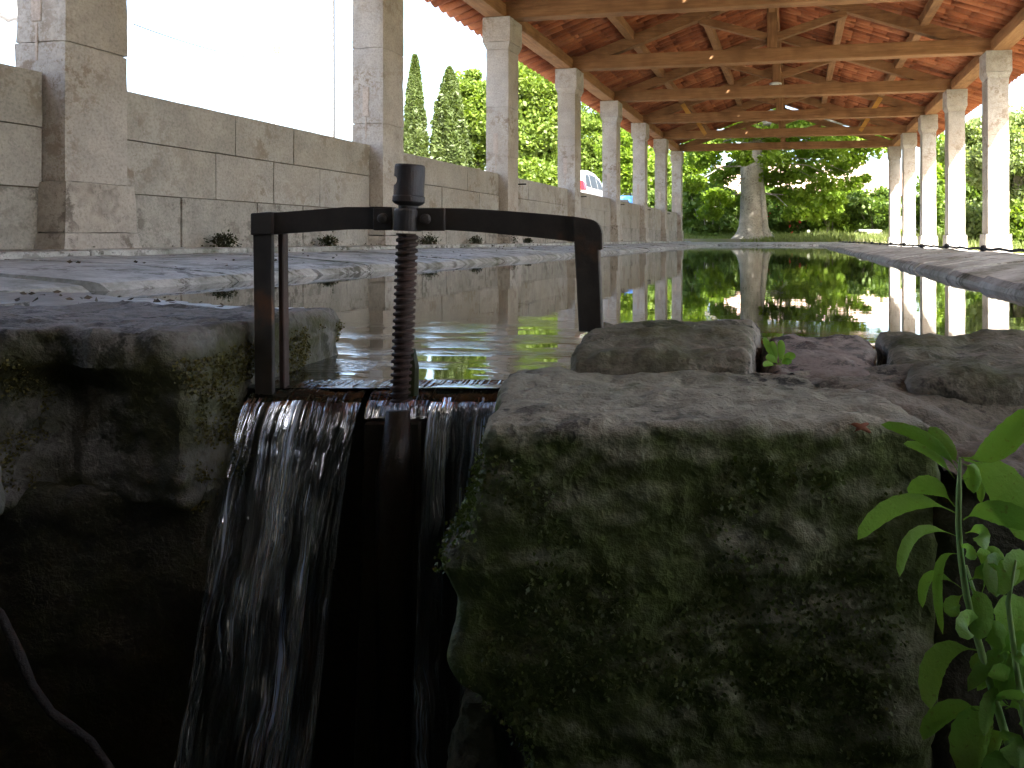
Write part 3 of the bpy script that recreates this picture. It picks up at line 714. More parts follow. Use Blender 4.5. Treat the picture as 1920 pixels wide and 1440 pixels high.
# falling water: two sheets either side of the gate stem
def fall(name, xa, xb, path, seed, label, spread=0.0):
    nu, nv = 120, 70; v = []; uvs = []
    cum = [0]
    for a, b in zip(path[:-1], path[1:]): cum.append(cum[-1] + math.hypot(a[0] - b[0], a[1] - b[1]))
    def at(s):
        for i in range(len(path) - 1):
            if s <= cum[i + 1] + 1e-9:
                t = (s - cum[i]) / (cum[i + 1] - cum[i]); t = t
                return path[i][0] + (path[i + 1][0] - path[i][0]) * t, path[i][1] + (path[i + 1][1] - path[i][1]) * t
        return path[-1]
    for j in range(nv + 1):
        s = cum[-1] * j / nv; zc, z = at(s); fallf = min(1, max(0, (0.0 - z) / .15))
        for i in range(nu + 1):
            u = i / nu; xc = xa + (xb - xa) * u
            n1 = noise.noise(Vector((u * 16 + seed, s * 1.2, 0))); n2 = noise.noise(Vector((u * 50 + seed, s * 2.0, 5)))
            zz = zc - (n1 * .014 + n2 * .003) * fallf - .008 * fallf * math.sin(u * 7 + seed)
            lip = .005 * noise.noise(Vector((xc * 26, 1.7, 0))) * min(1, max(0, (1.0 - zc) / .04))
            v.append(Wc(xc + .012 * fallf * n1, zz, z + lip + (n2 * .0015 if z > -.02 else 0))); uvs.append((xc + seed, s))
    f = [(j * (nu + 1) + i, j * (nu + 1) + i + 1, (j + 1) * (nu + 1) + i + 1, (j + 1) * (nu + 1) + i) for j in range(nv) for i in range(nu)]
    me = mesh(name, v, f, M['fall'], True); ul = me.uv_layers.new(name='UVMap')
    for lp in me.loops: ul.data[lp.index].uv = uvs[lp.vertex_index]
    me.materials.append(M['water'])
    for p_ in me.polygons:
        if p_.center.z > -.012: p_.material_index = 1
    o = link(name, me); tag(o, label, 'waterfall', 'water spilling over the weir'); return o
PATH = [(1.0, .002), (.965, .000), (.945, -.006), (.93, -.018), (.914, -.045), (.896, -.09), (.868, -.17), (.836, -.28), (.802, -.38), (.775, -.52)]
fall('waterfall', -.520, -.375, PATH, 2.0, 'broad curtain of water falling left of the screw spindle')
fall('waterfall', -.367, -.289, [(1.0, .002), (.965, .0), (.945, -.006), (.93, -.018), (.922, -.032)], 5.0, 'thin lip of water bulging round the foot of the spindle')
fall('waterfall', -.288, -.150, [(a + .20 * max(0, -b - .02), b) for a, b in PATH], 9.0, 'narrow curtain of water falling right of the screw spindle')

# ------------------------------------------------------------------ sluice gate
def zf(px): return .95 + (.89 - .95) * (px - 495) / (1103 - 495)
def P(px, py, off=0.0): return W(px, py, zf(px)) + FWD * off
def plate(mb, quad, t0, t1):   # quad: 4 pixel points (bl, br, tr, tl)
    mb.hexa([P(*quad[0], t0), P(*quad[1], t0), P(*quad[1], t1), P(*quad[0], t1), P(*quad[3], t0), P(*quad[2], t0), P(*quad[2], t1), P(*quad[3], t1)])
sg = empty('sluice_gate', P(760, 740)); tag(sg, 'black iron sluice frame with rusty screw spindle over the waterfall', 'sluice gate')
p = MB(); plate(p, [(480, 760), (514, 760), (512, 438), (476, 438)], -.003, .004); plate(p, [(480, 760), (486, 760), (482, 438), (476, 438)], .0045, .028)
p.build('post', M['iron'], sg, bevel=.0012)
p = MB(); plate(p, [(516, 748), (526, 746), (523, 438), (513, 438)], .010, .024); p.build('guide_rail', M['rust'], sg, bevel=.0012)
p = MB(); plate(p, [(1086, 622), (1130, 622), (1123, 452), (1077, 452)], -.004, .020); p.build('post', M['iron'], sg, bevel=.0015)
p = MB(); plate(p, [(474, 441), (514, 439), (514, 397), (474, 400)], -.006, .032); p.build('corner_sleeve', M['iron'], sg, bevel=.002, seg=2)
# right corner: rounded elbow
prof = [(1076, 454), (1129, 470), (1129, 436), (1123, 420), (1112, 412), (1094, 409), (1074, 406), (1074, 430)]
v = [P(x, y, -.006) for x, y in prof] + [P(x, y, .022) for x, y in prof]; n = len(prof)
f = [tuple(range(n)), tuple(range(2 * n - 1, n - 1, -1))] + [(i, n + i, n + (i + 1) % n, (i + 1) % n) for i in range(n)]
me = mesh('corner_elbow', v, f, M['iron']); bm = bmesh.new(); bm.from_mesh(me); bmesh.ops.recalc_face_normals(bm, faces=bm.faces); bmesh.ops.bevel(bm, geom=bm.edges[:], offset=.0015, segments=2, affect='EDGES'); bm.to_mesh(me); bm.free(); link('corner_elbow', me, sg)
def arch_half(pts_top, pts_bot, t0, t1):
    n = len(pts_top); v = []; f = []
    for (a, b) in zip(pts_top, pts_bot):
        v += [P(*b, t0), P(*a, t0), P(*a, t1), P(*b, t1)]
    for i in range(n - 1):
        for k in range(4): f.append((i * 4 + k, i * 4 + (k + 1) % 4, i * 4 + 4 + (k + 1) % 4, i * 4 + 4 + k))
    f += [(0, 1, 2, 3), (n * 4 - 1, n * 4 - 2, n * 4 - 3, n * 4 - 4)]
    me = mesh('crossbar', v, f, M['iron']); bm = bmesh.new(); bm.from_mesh(me); bmesh.ops.recalc_face_normals(bm, faces=bm.faces)
    bm.to_mesh(me); bm.free(); return link('crossbar', me, sg)
xs = [512, 545, 580, 615, 650, 690, 735]
arch_half([(x, 399 - 11 * ((x - 512) / 138) if x < 650 else 388) for x in xs], [(x, 439 - 9 * ((x - 512) / 138) if x < 650 else 430) for x in xs], 0, .014)
xs = [785, 830, 870, 910, 950, 1000, 1040, 1076]
arch_half([(x, 390 + 16 * max(0, (x - 850) / 226) ** 1.3) for x in xs], [(x, 431 + 22 * max(0, (x - 830) / 246) ** 1.25) for x in xs], 0, .014)
p = MB(); plate(p, [(703, 432), (738, 432), (738, 390), (703, 390)], -.006, -.0005); p.build('splice_plate', M['iron'], sg, bevel=.001)
p = MB(); plate(p, [(783, 433), (836, 433), (836, 390), (783, 390)], -.006, -.0005); p.build('splice_plate', M['iron'], sg, bevel=.001)
for bx, by in ((722, 410), (801, 411)):
    c = P(bx, by, -.0062); MB().lathe(c, [(.0068, 0), (.0068, .002), (.005, .004), (.002, .005)], 14, -FWD).build('bolt', M['iron'], sg, smooth=False)
# spindle axis leans slightly
top = W(768, 330, .924); bot = W(752, 752, .922); ax = (top - bot).normalized()
def along(py): return bot + (top - bot) * ((752 - py) / (752 - 330))
c0 = along(432); MB().lathe(c0, [(.0165, -.001), (.0165, .024), (.0155, .0265)], 28, ax).build('collar', M['steel'], sg, bevel=0)
th = MB(); turns = 25; pitch = (along(438) - along(752)).length / turns; nseg = 28; rows = turns * 10
u0 = ax.orthogonal().normalized(); v0 = ax.cross(u0)
for j in range(rows + 1):
    for k in range(nseg):
        a = 2 * math.pi * k / nseg; ph = (j / 10 - k / nseg) % 1.0
        r = .0103 + .0030 * max(0, min(1, (0.34 - abs(ph - .5)) / .14)); r += .0004 * noise.noise(Vector((k * .7, j * .21, 1)))
        th.v.append(along(752) + ax * (pitch * j / 10) + (u0 * math.cos(a) + v0 * math.sin(a)) * r)
for j in range(rows):
    for k in range(nseg):
        k2 = (k + 1) % nseg; th.f.append((j * nseg + k, j * nseg + k2, (j + 1) * nseg + k2, (j + 1) * nseg + k))
th.build('screw_spindle', M['rust'], sg)
MB().tube([along(742) + RGT * .012 + FWD * .004, along(690) + RGT * .012 + FWD * .004, along(655) + RGT * .010 + FWD * .004], [.008, .0075, .004], 8).build('weed_wrap', M['moss'], sg)
hb = along(386)
head = MB().lathe(hb, [(.0115, -.006), (.012, .0), (.0165, .002), (.0192, .005), (.0192, .011), (.0182, .0125), (.0182, .048), (.0172, .0505), (.015, .0505), (.0145, .047)], 36, ax).data('spindle_head', M['steel'])
ho = link('spindle_head', head, sg)
cut = MB().lathe(hb + ax * .031 - FWD * .05 - RGT * .016, [(.0058, 0), (.0058, .06)], 20, FWD).build('cutter', None)
md = ho.modifiers.new('hole', 'BOOLEAN'); md.operation = 'DIFFERENCE'; md.object = cut; md.solver = 'EXACT'
dg = bpy.context.evaluated_depsgraph_get(); nm_ = bpy.data.meshes.new_from_object(ho.evaluated_get(dg)); ho.modifiers.clear()
if len(nm_.polygons) > 20: ho.data = nm_
bpy.data.objects.remove(cut)
MB().lathe(along(386), [(.0118, -.022), (.0118, -.005)], 24, ax).build('spindle_neck', M['steel'], sg)
# gate leaf and its stem housing below the spindle
p = MB(); 
gz = lambda x, z, zc: Wc(x, zc, z)
p.hexa([gz(-.372, -.55, .895), gz(-.290, -.55, .895), gz(-.290, -.55, .94), gz(-.372, -.55, .94), gz(-.364, -.034, .915), gz(-.294, -.034, .915), gz(-.294, -.034, .95), gz(-.364, -.034, .95)])
p.build('gate_leaf', M['weir'], sg, bevel=.003)
p = MB(); p.tube([Wc(-.322, .905, -.55), Wc(-.322, .905, -.10), Wc(-.321, .915, -.02)], [.022, .022, .014], 14); p.build('gate_stem', M['weir'], sg, smooth=True)

# ------------------------------------------------------------------ rope on the right rim
rp = MB(); pts = []; kn = []
for i in range(120):
    y = 1.2 + i * .19; sag = .012 * math.sin(i * 1.3) ; pts.append((1.345 + .015 * math.sin(i * .9), y, .122 + .006 * math.sin(i * 2.1)))
    if i % 7 == 3: kn.append(pts[-1])
rp.tube(pts, .010, 6)
ro = rp.build('rope', M['black'], smooth=True); tag(ro, 'black knotted rope lying along the garden-side rim', 'rope')
for q in kn:
    b = MB(); b.lathe(Vector(q) - Vector((0, .03, 0)), [(.008, 0), (.022, .015), (.026, .03), (.02, .045), (.008, .06)], 8, Vector((0, 1, 0.1))); b.build('knot', M['black'], ro, smooth=True)

# ------------------------------------------------------------------ plants
rng = np.random.default_rng(5)
def leaf_quads(centers, size, seed=0, flat=0.0, elong=1.5):
    r = np.random.default_rng(seed); n = len(centers)
    a = r.normal(size=(n, 3)); a[:, 2] *= (1 - flat); a /= np.linalg.norm(a, axis=1)[:, None]
    b = r.normal(size=(n, 3)); b -= a * (a * b).sum(1)[:, None]; b /= np.linalg.norm(b, axis=1)[:, None]
    s = size * r.uniform(.6, 1.35, size=(n, 1)); c = np.cross(a, b)
    P0 = centers - a * s * elong / 2; P1 = centers + b * s / 2 + c * s * .12; P2 = centers + a * s * elong / 2; P3 = centers - b * s / 2 + c * s * .12
    return np.stack([P0, P1, P2, P3], 1).reshape(-1, 3)
def leaves_mesh(name, centers, size, mat, seed=0, **k):
    v = leaf_quads(np.asarray(centers), size, seed, **k); n = len(v) // 4
    me = bpy.data.meshes.new(name); me.vertices.add(len(v)); me.vertices.foreach_set('co', v.ravel())
    me.loops.add(len(v)); me.loops.foreach_set('vertex_index', np.arange(len(v), dtype=np.int32))
    me.polygons.add(n); me.polygons.foreach_set('loop_start', np.arange(0, 4 * n, 4, dtype=np.int32)); me.polygons.foreach_set('loop_total', np.full(n, 4, dtype=np.int32))
    me.materials.append(mat); me.update(calc_edges=True); me.validate(); return me
def clump_points(n, center, radii, nclump, csize, seed, zmin=None):
    r = np.random.default_rng(seed); d = r.normal(size=(nclump, 3)); d /= np.linalg.norm(d, axis=1)[:, None]
    d *= r.uniform(.45, 1.0, size=(nclump, 1)) ** .6; cc = np.array(center) + d * np.array(radii)
    if zmin is not None: cc[:, 2] = np.maximum(cc[:, 2], zmin)
    w = r.uniform(.5, 1.4, nclump); idx = r.choice(nclump, n, p=w / w.sum()); q = r.normal(size=(n, 3)); q /= np.linalg.norm(q, axis=1)[:, None]
    q *= (r.uniform(0, 1, size=(n, 1)) ** .45); sz = csize * r.uniform(.6, 1.3, nclump)
    return cc[idx] + q * sz[idx][:, None] * np.array((1, 1, .7)), cc
def tree(label, x, y, zb, hgt, trunk_r, crown_c, crown_r, n, leaf, mat, seed, nclump=60, csize=.8, group='trees around the wash house', name='leafy_tree', trunk_top=None):
    root = empty(name, (x, y, zb)); tag(root, label, 'tree', group)
    r = random.Random(seed); tt = trunk_top or crown_c[2]
    pts = [(x, y, zb - .1), (x + r.uniform(-.1, .1), y, zb + .35 * (tt - zb)), (x + r.uniform(-.2, .2), y, zb + .7 * (tt - zb)), (crown_c[0], crown_c[1], tt)]
    tm = MB(); tm.tube(pts, [trunk_r * 1.3, trunk_r, trunk_r * .85, trunk_r * .5], 10)
    tm.build('trunk', M['bark'], root, smooth=True)
    P_, cc = clump_points(n, crown_c, crown_r, nclump, csize, seed)
    lb = MB()
    for c in cc[:22]:
        a = Vector(pts[2]).lerp(Vector(pts[3]), r.uniform(0, .9)); m = a.lerp(Vector(c), .5) + Vector((0, 0, .15))
        lb.tube([a, m, Vector(c)], [trunk_r * .28, trunk_r * .18, .015], 5, False)
    lb.build('limbs', M['bark'], root, smooth=True)
    link('crown', leaves_mesh('crown', P_, leaf, mat, seed), root); return root
def at(px, zc):   # plan position seen at pixel column px
    p = W(px, PY, zc); return p.x, p.y
def zat(py, zc): return CAMZ + (PY - py) * zc / F

# plane tree past the far end
def plane_tree():
    zc = 31.0; x, y = at(1412, zc); zb = .22
    root = empty('plane_tree', (x, y, zb)); tag(root, 'old plane tree with pale flaring trunk past the far end', 'tree')
    t = MB(); n = 20; prof = [(-.1, 1.0), (.05, .84), (.22, .70), (.5, .60), (1.0, .54), (1.8, .50), (2.6, .47), (3.6, .45), (5.0, .42), (7.0, .34)]
    for h, r in prof:
        for k in range(n):
            a = 2 * math.pi * k / n; fl = 1 + (.28 * math.cos(a * 5 + 1) + .1 * math.cos(a * 3)) * max(0, (r - .45)) + .04 * noise.noise(Vector((math.cos(a) * 2, math.sin(a) * 2, h)))
            t.v.append(Vector((x + math.cos(a) * r * fl - .02 * h, y + math.sin(a) * r * fl, zb + h)))
    for i in range(len(prof) - 1):
        for k in range(n): k2 = (k + 1) % n; t.f.append((i * n + k, i * n + k2, (i + 1) * n + k2, (i + 1) * n + k))
    t.build('trunk', M['bark'], root, smooth=True)
    s = MB(); s.tube([(x + .55, y - .35, zb - .05), (x + .50, y - .3, zb + .5), (x + .42, y - .28, zb + 1.6), (x + .36, y - .2, zb + 2.6)], [.28, .15, .12, .08], 8); s.build('side_stem', M['bark'], root, smooth=True)
    r = random.Random(3); cl = []; lb = MB()
    for i in range(26):
        a = r.uniform(0, 2 * math.pi); R_ = r.uniform(2.0, 6.5); h = r.uniform(5.0, 9.5) - .25 * R_
        c = Vector((x + math.cos(a) * R_, y + math.sin(a) * R_ * .8, zb + h)); cl.append((c, r.uniform(.8, 1.5)))
        if i < 16: b = Vector((x - .1, y, zb + r.uniform(4.2, 6.8))); lb.tube([b, b.lerp(c, .5) + Vector((0, 0, .4)), c], [.16, .10, .03], 6, False)
    for i in range(20):
        c = Vector((x + 3.6 + r.uniform(-2.8, 2.8), y - 3.4 + r.uniform(-2.2, 2.4), zb + 6.9 + r.uniform(-.9, 1.8))); cl.append((c, r.uniform(.8, 1.3)))
        if i < 8: b = Vector((x, y, zb + r.uniform(4.5, 6.8))); lb.tube([b, b.lerp(c, .5) + Vector((0, 0, .5)), c], [.18, .11, .03], 6, False)
    # low drooping sprays in front of the hedge
    for px, py, sz in ((1320, 300, .8), (1350, 330, .7), (1300, 345, .6), (1380, 315, .6), (1345, 370, .7), (1330, 400, .6), (1370, 375, .6), (1440, 335, .7), (1480, 330, .8), (1520, 320, .9), (1470, 365, .7), (1505, 370, .8), (1545, 345, .8), (1575, 315, .7), (1560, 375, .7), (1595, 345, .6), (1530, 400, .6), (1490, 400, .6), (1600, 300, .6), (1620, 335, .35), (1455, 300, .8), (1400, 300, .4), (1425, 318, .35), (1315, 290, .7), (1500, 290, .9), (1560, 285, .9), (1440, 265, .9), (1350, 265, .9), (1300, 262, .8), (1400, 245, .8), (1480, 248, .9), (1530, 258, .9), (1580, 262, .9), (1620, 270, .7), (1450, 232, .8), (1510, 236, .8), (1380, 232, .7), (1330, 275, .7), (1550, 276, .8), (1395, 300, .4), (1425, 322, .4), (1440, 292, .5), (1385, 285, .5)):
        z_ = zc + r.uniform(-2.0, 2.0); p_ = W(px, py, z_); cl.append((p_, sz))
        b = Vector((x, y, p_.z + .9)); lb.tube([b, b.lerp(p_, .55) + Vector((0, 0, .35)), p_], [.05, .03, .012], 4, False)
    lb.build('limbs', M['bark'], root, smooth=True)
    g_ = np.random.default_rng(9); pts = []
    for c, sz in cl:
        m = int(520 * sz * sz + 200); q = g_.normal(size=(m, 3)); q /= np.linalg.norm(q, axis=1)[:, None]; q *= g_.uniform(0, 1, (m, 1)) ** .5 * sz
        pts.append(np.array(c) + q * np.array((1, 1, .55)))
    link('crown', leaves_mesh('crown', np.concatenate(pts), .15, M['leaf'], 4, flat=.35, elong=1.15), root)
plane_tree()

# cypresses and broad trees across the road
def cypress(label, px, zc, ytop, wpx, seed, zb=.72):
    x, y = at(px, zc); H = zat(ytop, zc) - zb; rad = wpx / 2 * zc / F
    root = empty('cypress', (x, y, zb)); tag(root, label, 'tree', 'cypresses across the road')
    MB().tube([(x, y, zb - .1), (x, y, zb + H * .5), (x, y, zb + H * .95)], [.16, .1, .02], 8).build('trunk', M['bark'], root, smooth=True)
    g_ = np.random.default_rng(seed); n = 26000; h = g_.uniform(0, 1, n) ** 1.15; a = g_.uniform(0, 2 * np.pi, n)
    prof = np.minimum(1, h * 9 + .25) * (1 - h) ** .62 * 1.25; prof = np.clip(prof, 0, 1)
    lob = 1 + .22 * np.sin(a * 5 + h * 13 + seed) + .14 * np.sin(a * 9 - h * 31)
    r_ = rad * prof * lob * g_.uniform(.25, 1, n) ** .35
    pts = np.stack([x + np.cos(a) * r_, y + np.sin(a) * r_, zb + .1 + h * (H - .1)], 1)
    link('crown', leaves_mesh('crown', pts, .10, M['leaf_c'], seed, elong=2.2), root)
cypress('slim pointed cypress just right of the second wall-side pillar', 778, 29, 105, 46, 11)
cypress('broader shorter cypress between the second and third wall-side pillars', 843, 30, 128, 78, 12)
def btree(label, px, zc, ytop, ybot, wpx, n, leaf, mat, seed, zb=.7, **k):
    x, y = at(px, zc); zt = zat(ytop, zc); z0 = zat(ybot, zc); rad = wpx / 2 * zc / F
    return tree(label, x, y, zb, zt - zb, .18, (x, y, (zt + z0) / 2), (rad * .82, rad * .82, (zt - z0) / 2 * .85), n, leaf, mat, seed, **k)
btree('leafy lime tree between the cypress and the third wall-side pillar', 895, 34, 120, 330, 130, 26000, .12, M['leaf_y'], 21, nclump=70, csize=.65)
btree('dense bright green tree between the third and fourth wall-side pillars', 1003, 27, 105, 345, 150, 36000, .105, M['leaf_y'], 22, nclump=80, csize=.65)
btree('bright tree between the fourth and fifth wall-side pillars', 1110, 44, 175, 350, 120, 22000, .125, M['leaf_y'], 23, nclump=60, csize=.7)
btree('darker tree seen between the fifth and sixth wall-side pillars', 1175, 40, 215, 375, 90, 15000, .14, M['leaf'], 24, nclump=50, csize=.8)
btree('tree seen in the gap before the last two wall-side pillars', 1222, 42, 270, 390, 70, 12000, .14, M['leaf_y'], 25, nclump=40, csize=.8)
btree('small tree left of the plane tree beyond the pool end', 1290, 46, 270, 420, 60, 8000, .15, M['leaf'], 26, zb=.2, nclump=22, csize=.8)
btree('pale olive-green tree behind the first garden-side pillar', 1905, 22, 190, 400, 150, 20000, .085, M['leaf_g'], 27, zb=-.08, nclump=60, csize=.5)
btree('pale airy tree between the first two garden-side pillars', 1822, 30, 205, 360, 90, 14000, .10, M['leaf_g'], 28, zb=-.08, nclump=50, csize=.5)
btree('dark green bush-like tree low between the garden-side pillars', 1822, 26, 320, 385, 50, 5000, .14, M['leaf_d'], 29, zb=-.08, nclump=30, csize=.35)
btree('green tree between the second and third garden-side pillars', 1765, 36, 250, 420, 80, 11000, .12, M['leaf'], 30, zb=.1, nclump=40, csize=.6)

def bush(label, px, zc, ytop, ybot, wpx, n, leaf, mat, seed, group='shrubs at the far end', flowers=0, name='shrub'):
    x, y = at(px, zc); zt = zat(ytop, zc); z0 = zat(ybot, zc); rad = wpx / 2 * zc / F
    root = empty(name, (x, y, z0)); tag(root, label, 'shrub', group)
    pts, cc = clump_points(n, (x, y, zt * .42 + z0 * .58), (rad * .95, 1.0, (zt - z0) * .56), 40, .45, seed)
    pts[:, 2] = np.maximum(pts[:, 2], z0 - .1)
    link('foliage', leaves_mesh('foliage', pts, leaf, mat, seed), root)
    sm = MB()
    for c in cc[:8]: sm.tube([(x + (c[0] - x) * .3, y, z0 - .1), tuple(c)], [.04, .015], 5, False)
    sm.build('stem', M['bark'], root)
    if flowers:
        q = pts[np.random.default_rng(seed).choice(len(pts), flowers)] + np.array((0, -.35, 0)); link('blossom', leaves_mesh('blossom', q, .13, M['flower'], seed, elong=1.0), root)
bush('dark laurel shrub left of the plane tree trunk', 1330, 36, 330, 445, 110, 9000, .15, M['leaf_d'], 41)
bush('green shrub with red blossoms right of the plane tree trunk', 1490, 36, 350, 440, 130, 9000, .15, M['leaf_d'], 42, flowers=60)
bush('mid green shrub in the middle of the far lawn edge', 1560, 35, 355, 432, 120, 8000, .14, M['leaf'], 43, flowers=14)
bush('low dark shrub beside the last garden-side pillar', 1640, 34, 360, 425, 100, 9000, .13, M['leaf_d'], 44)
bush('wide leafy shrub filling the back behind the plane tree', 1420, 41, 340, 448, 200, 14000, .17, M['leaf_d'], 51)
bush('wide pale shrub at the back near the last garden-side pillars', 1600, 41, 352, 448, 190, 14000, .17, M['leaf'], 52)
bush('shrub standing against the last wall-side pillar', 1285, 38, 370, 440, 60, 4000, .15, M['leaf_d'], 45)
bush('shaded ivy shrub behind the second garden-side pillar', 1745, 30, 330, 450, 60, 4000, .13, M['leaf_d'], 46, group='shrubs on the garden side')
bush('dense bush at the right edge behind the first garden-side pillar', 1925, 21, 385, 470, 120, 6000, .10, M['leaf_y'], 47, group='shrubs on the garden side')
bush('brown-green creeper between first and second garden-side pillars', 1825, 24, 385, 455, 60, 4000, .10, M['leaf_g'], 48, group='shrubs on the garden side')
bush('low leafy hedge plant behind the bay between third and fourth wall-side pillars', 1000, 22, 310, 372, 100, 7000, .09, M['leaf_y'], 53, group='shrubs on the road side')
bush('clipped green hedge plant behind the seventh wall-side pillar', 1222, 40, 358, 410, 60, 5000, .15, M['leaf_d'], 49, group='shrubs on the road side')
bush('dark hedge plant behind the eighth wall-side pillar', 1252, 44, 360, 415, 30, 3000, .15, M['leaf_d'], 50, group='shrubs on the road side')

# lawn blades
gx = rng.uniform(-7, 9, 26000); gy = rng.uniform(27.6, 38, 26000); gx = np.concatenate([gx, rng.uniform(4.4, 9, 14000)]); gy = np.concatenate([gy, rng.uniform(9, 27.6, 14000)])
gz_ = np.array([ground_z(a, b) for a, b in zip(gx, gy)]); n = len(gx); h = rng.uniform(.06, .30, n) * (1 + .6 * np.sin(gx * 1.3) * np.sin(gy * .9)); an = rng.uniform(0, 2 * np.pi, n); ln = rng.normal(0, .07, (n, 2))
b0 = np.stack([gx - np.cos(an) * .018, gy - np.sin(an) * .018, gz_ - .02], 1); b1 = np.stack([gx + np.cos(an) * .018, gy + np.sin(an) * .018, gz_ - .02], 1); tp = np.stack([gx + ln[:, 0], gy + ln[:, 1], gz_ + h], 1)
keep = np.hypot(gx + 3.5, gy - 29.6) > 2.4
vv = np.stack([b0, b1, tp], 1)[keep].reshape(-1, 3)
me = bpy.data.meshes.new('grass'); me.from_pydata(vv.tolist(), [], [(i, i + 1, i + 2) for i in range(0, len(vv), 3)]); me.materials.append(M['grass']); me.update()
tag(link('grass', me), 'sunlit rough grass on the lawn beyond the pool', kind='stuff')

# stump table on the lawn
x, y = at(1625, 33); st_ = empty('stump_table', (x, y, .22)); tag(st_, 'small pale table on a stump in the far grass', 'table')
MB().tube([(x - .2, y, .15), (x - .2, y, .55)], .09, 8).build('leg', M['bark'], st_); MB().box(x - .35, x + .4, y - .3, y + .3, .55, .63).build('table_top', M['concrete'], st_, bevel=.01)

# garden wall on the right
tag(MB().box(9.2, 9.5, 10, 34, -.2, 1.5).build('garden_wall', M['wall']), 'low garden wall behind the right-hand shrubs', 'wall')

# ------------------------------------------------------------------ house behind, houses on the road side, poles
def house(label, x0, x1, y0, y1, zb, ze, zr, seed, axis='x', wall='plaster', over=.45, roofm='tile_far'):
    root = empty('house', ((x0 + x1) / 2, (y0 + y1) / 2, zb)); tag(root, label, 'house')
    w = MB(); w.box(x0, x1, y0, y1, zb - .2, ze)
    ym = (y0 + y1) / 2; b = len(w.v)
    if axis == 'x': w.v += [Vector(p) for p in ((x0, y0, ze), (x0, y1, ze), (x0, ym, zr - .1), (x1, y0, ze), (x1, y1, ze), (x1, ym, zr - .1))]; w.f += [(b, b + 2, b + 1), (b + 3, b + 4, b + 5)]
    w.build('wall', M[wall], root)
    pit = math.atan2(zr - ze, (y1 - y0) / 2) if axis == 'x' else math.atan2(zr - ze, (x1 - x0) / 2)
    vv = []; ff = []
    span = (x1 - x0 if axis == 'x' else y1 - y0) + .6; nn = int(span / .26); half = ((y1 - y0) if axis == 'x' else (x1 - x0)) / 2 + over
    for s in (-1, 1):
        for i in range(nn * 4 + 1):
            t = -.3 + i * span / (nn * 4); ph = i % 4; hz = (.0, .06, .08, .06)[ph]
            for d in (0.0, half):
                b_ = d * s; z_ = zr - d * math.tan(pit) + hz
                vv.append((x0 + t, ym + b_, z_) if axis == 'x' else ((x0 + x1) / 2 + b_, y0 + t, z_))
        o_ = len(vv) - (nn * 4 + 1) * 2
        for i in range(nn * 4): ff.append((o_ + 2 * i, o_ + 2 * i + 1, o_ + 2 * i + 3, o_ + 2 * i + 2))
    rf = link('roof', mesh('roof', vv, ff, M[roofm], True), root); md_ = rf.modifiers.new('thick', 'SOLIDIFY'); md_.thickness = .1; md_.offset = -1
    for k in range(3):
        if axis == 'x':
            cx_ = x0 + (x1 - x0) * (k + .5) / 3; wn_ = MB().box(cx_ - .5, cx_ + .5, y0 - .03, y0 + .05, zb + 1.0, min(ze - .3, zb + 2.2)).build('window', M['wood_new'], root); MB().box(cx_ - .42, cx_ + .42, y0 - .05, y0 - .02, zb + 1.08, min(ze - .38, zb + 2.12)).build('pane', M['glass'], wn_)
        else:
            cy_ = y0 + (y1 - y0) * (k + .5) / 3; wn_ = MB().box(x1 - .05, x1 + .03, cy_ - .5, cy_ + .5, zb + 1.0, zb + 2.2).build('window', M['white'], root); MB().box(x1 + .02, x1 + .05, cy_ - .42, cy_ + .42, zb + 1.08, zb + 2.12).build('pane', M['white'], wn_)
M['tile_far'] = plain('faded_tile', (0.52, 0.36, 0.28), .9)
x0, y0 = at(1330, 50); x1, y1 = at(1690, 50)
house('low house with faded tiled roof behind the plane tree', x0, x1, y0 + 1.5, y0 + 10, .2, 3.3, 5.6, 1, wall='wall')
house('white house with scalloped eaves at the far upper left', -17, -11.4, -2, 8.6, .3, 3.77, 5.17, 2, axis='y', over=1.3, roofm='concrete')
def pole(label, px, zc, ytop, wpx, arm):
    x, y = at(px, zc); zt = zat(ytop, zc); r = wpx / 2 * zc / F; root = empty('utility_pole', (x, y, .72)); tag(root, label, 'pole', 'utility poles across the road')
    MB().tube([(x, y, .5), (x + .01, y, zt)], [r * 1.15, r * .85], 10).build('post', M['concrete'], root, smooth=True)
    if arm:
        MB().bar((x - .5, y, zat(112, zc)), (x + .5, y, zat(112, zc)), .06, .06).build('crossarm', M['concrete'], root)
        MB().tube([(x, y, zt), (x, y, zt + .35)], [.12, .18], 10).build('lamp_head', M['yellow'], root)
    else:
        MB().tube([(x + r * 1.3, y - .02, .6), (x + r * 1.1, y - .02, zt)], .022, 6).build('conduit', M['black'], root)
    return Vector((x, y, zat(112, zc)))
pole('pale concrete pole with dark conduit between the first two pillars', 622, 17, -20, 10, False)
e = pole('distant pole with crossarm and yellow lamp, almost bleached out', 519, 40, 100, 6, True)
a = W(250, 45, 22); m = a.lerp(e, .5) - Vector((0, 0, .5)); wp = [a.lerp(m, t).lerp(m.lerp(e, t), t) for t in [i / 12 for i in range(13)]]
tag(MB().tube(wp, .018, 5).build('overhead_wire', M['black']), 'thin overhead wire sagging towards the distant pole', 'wire')

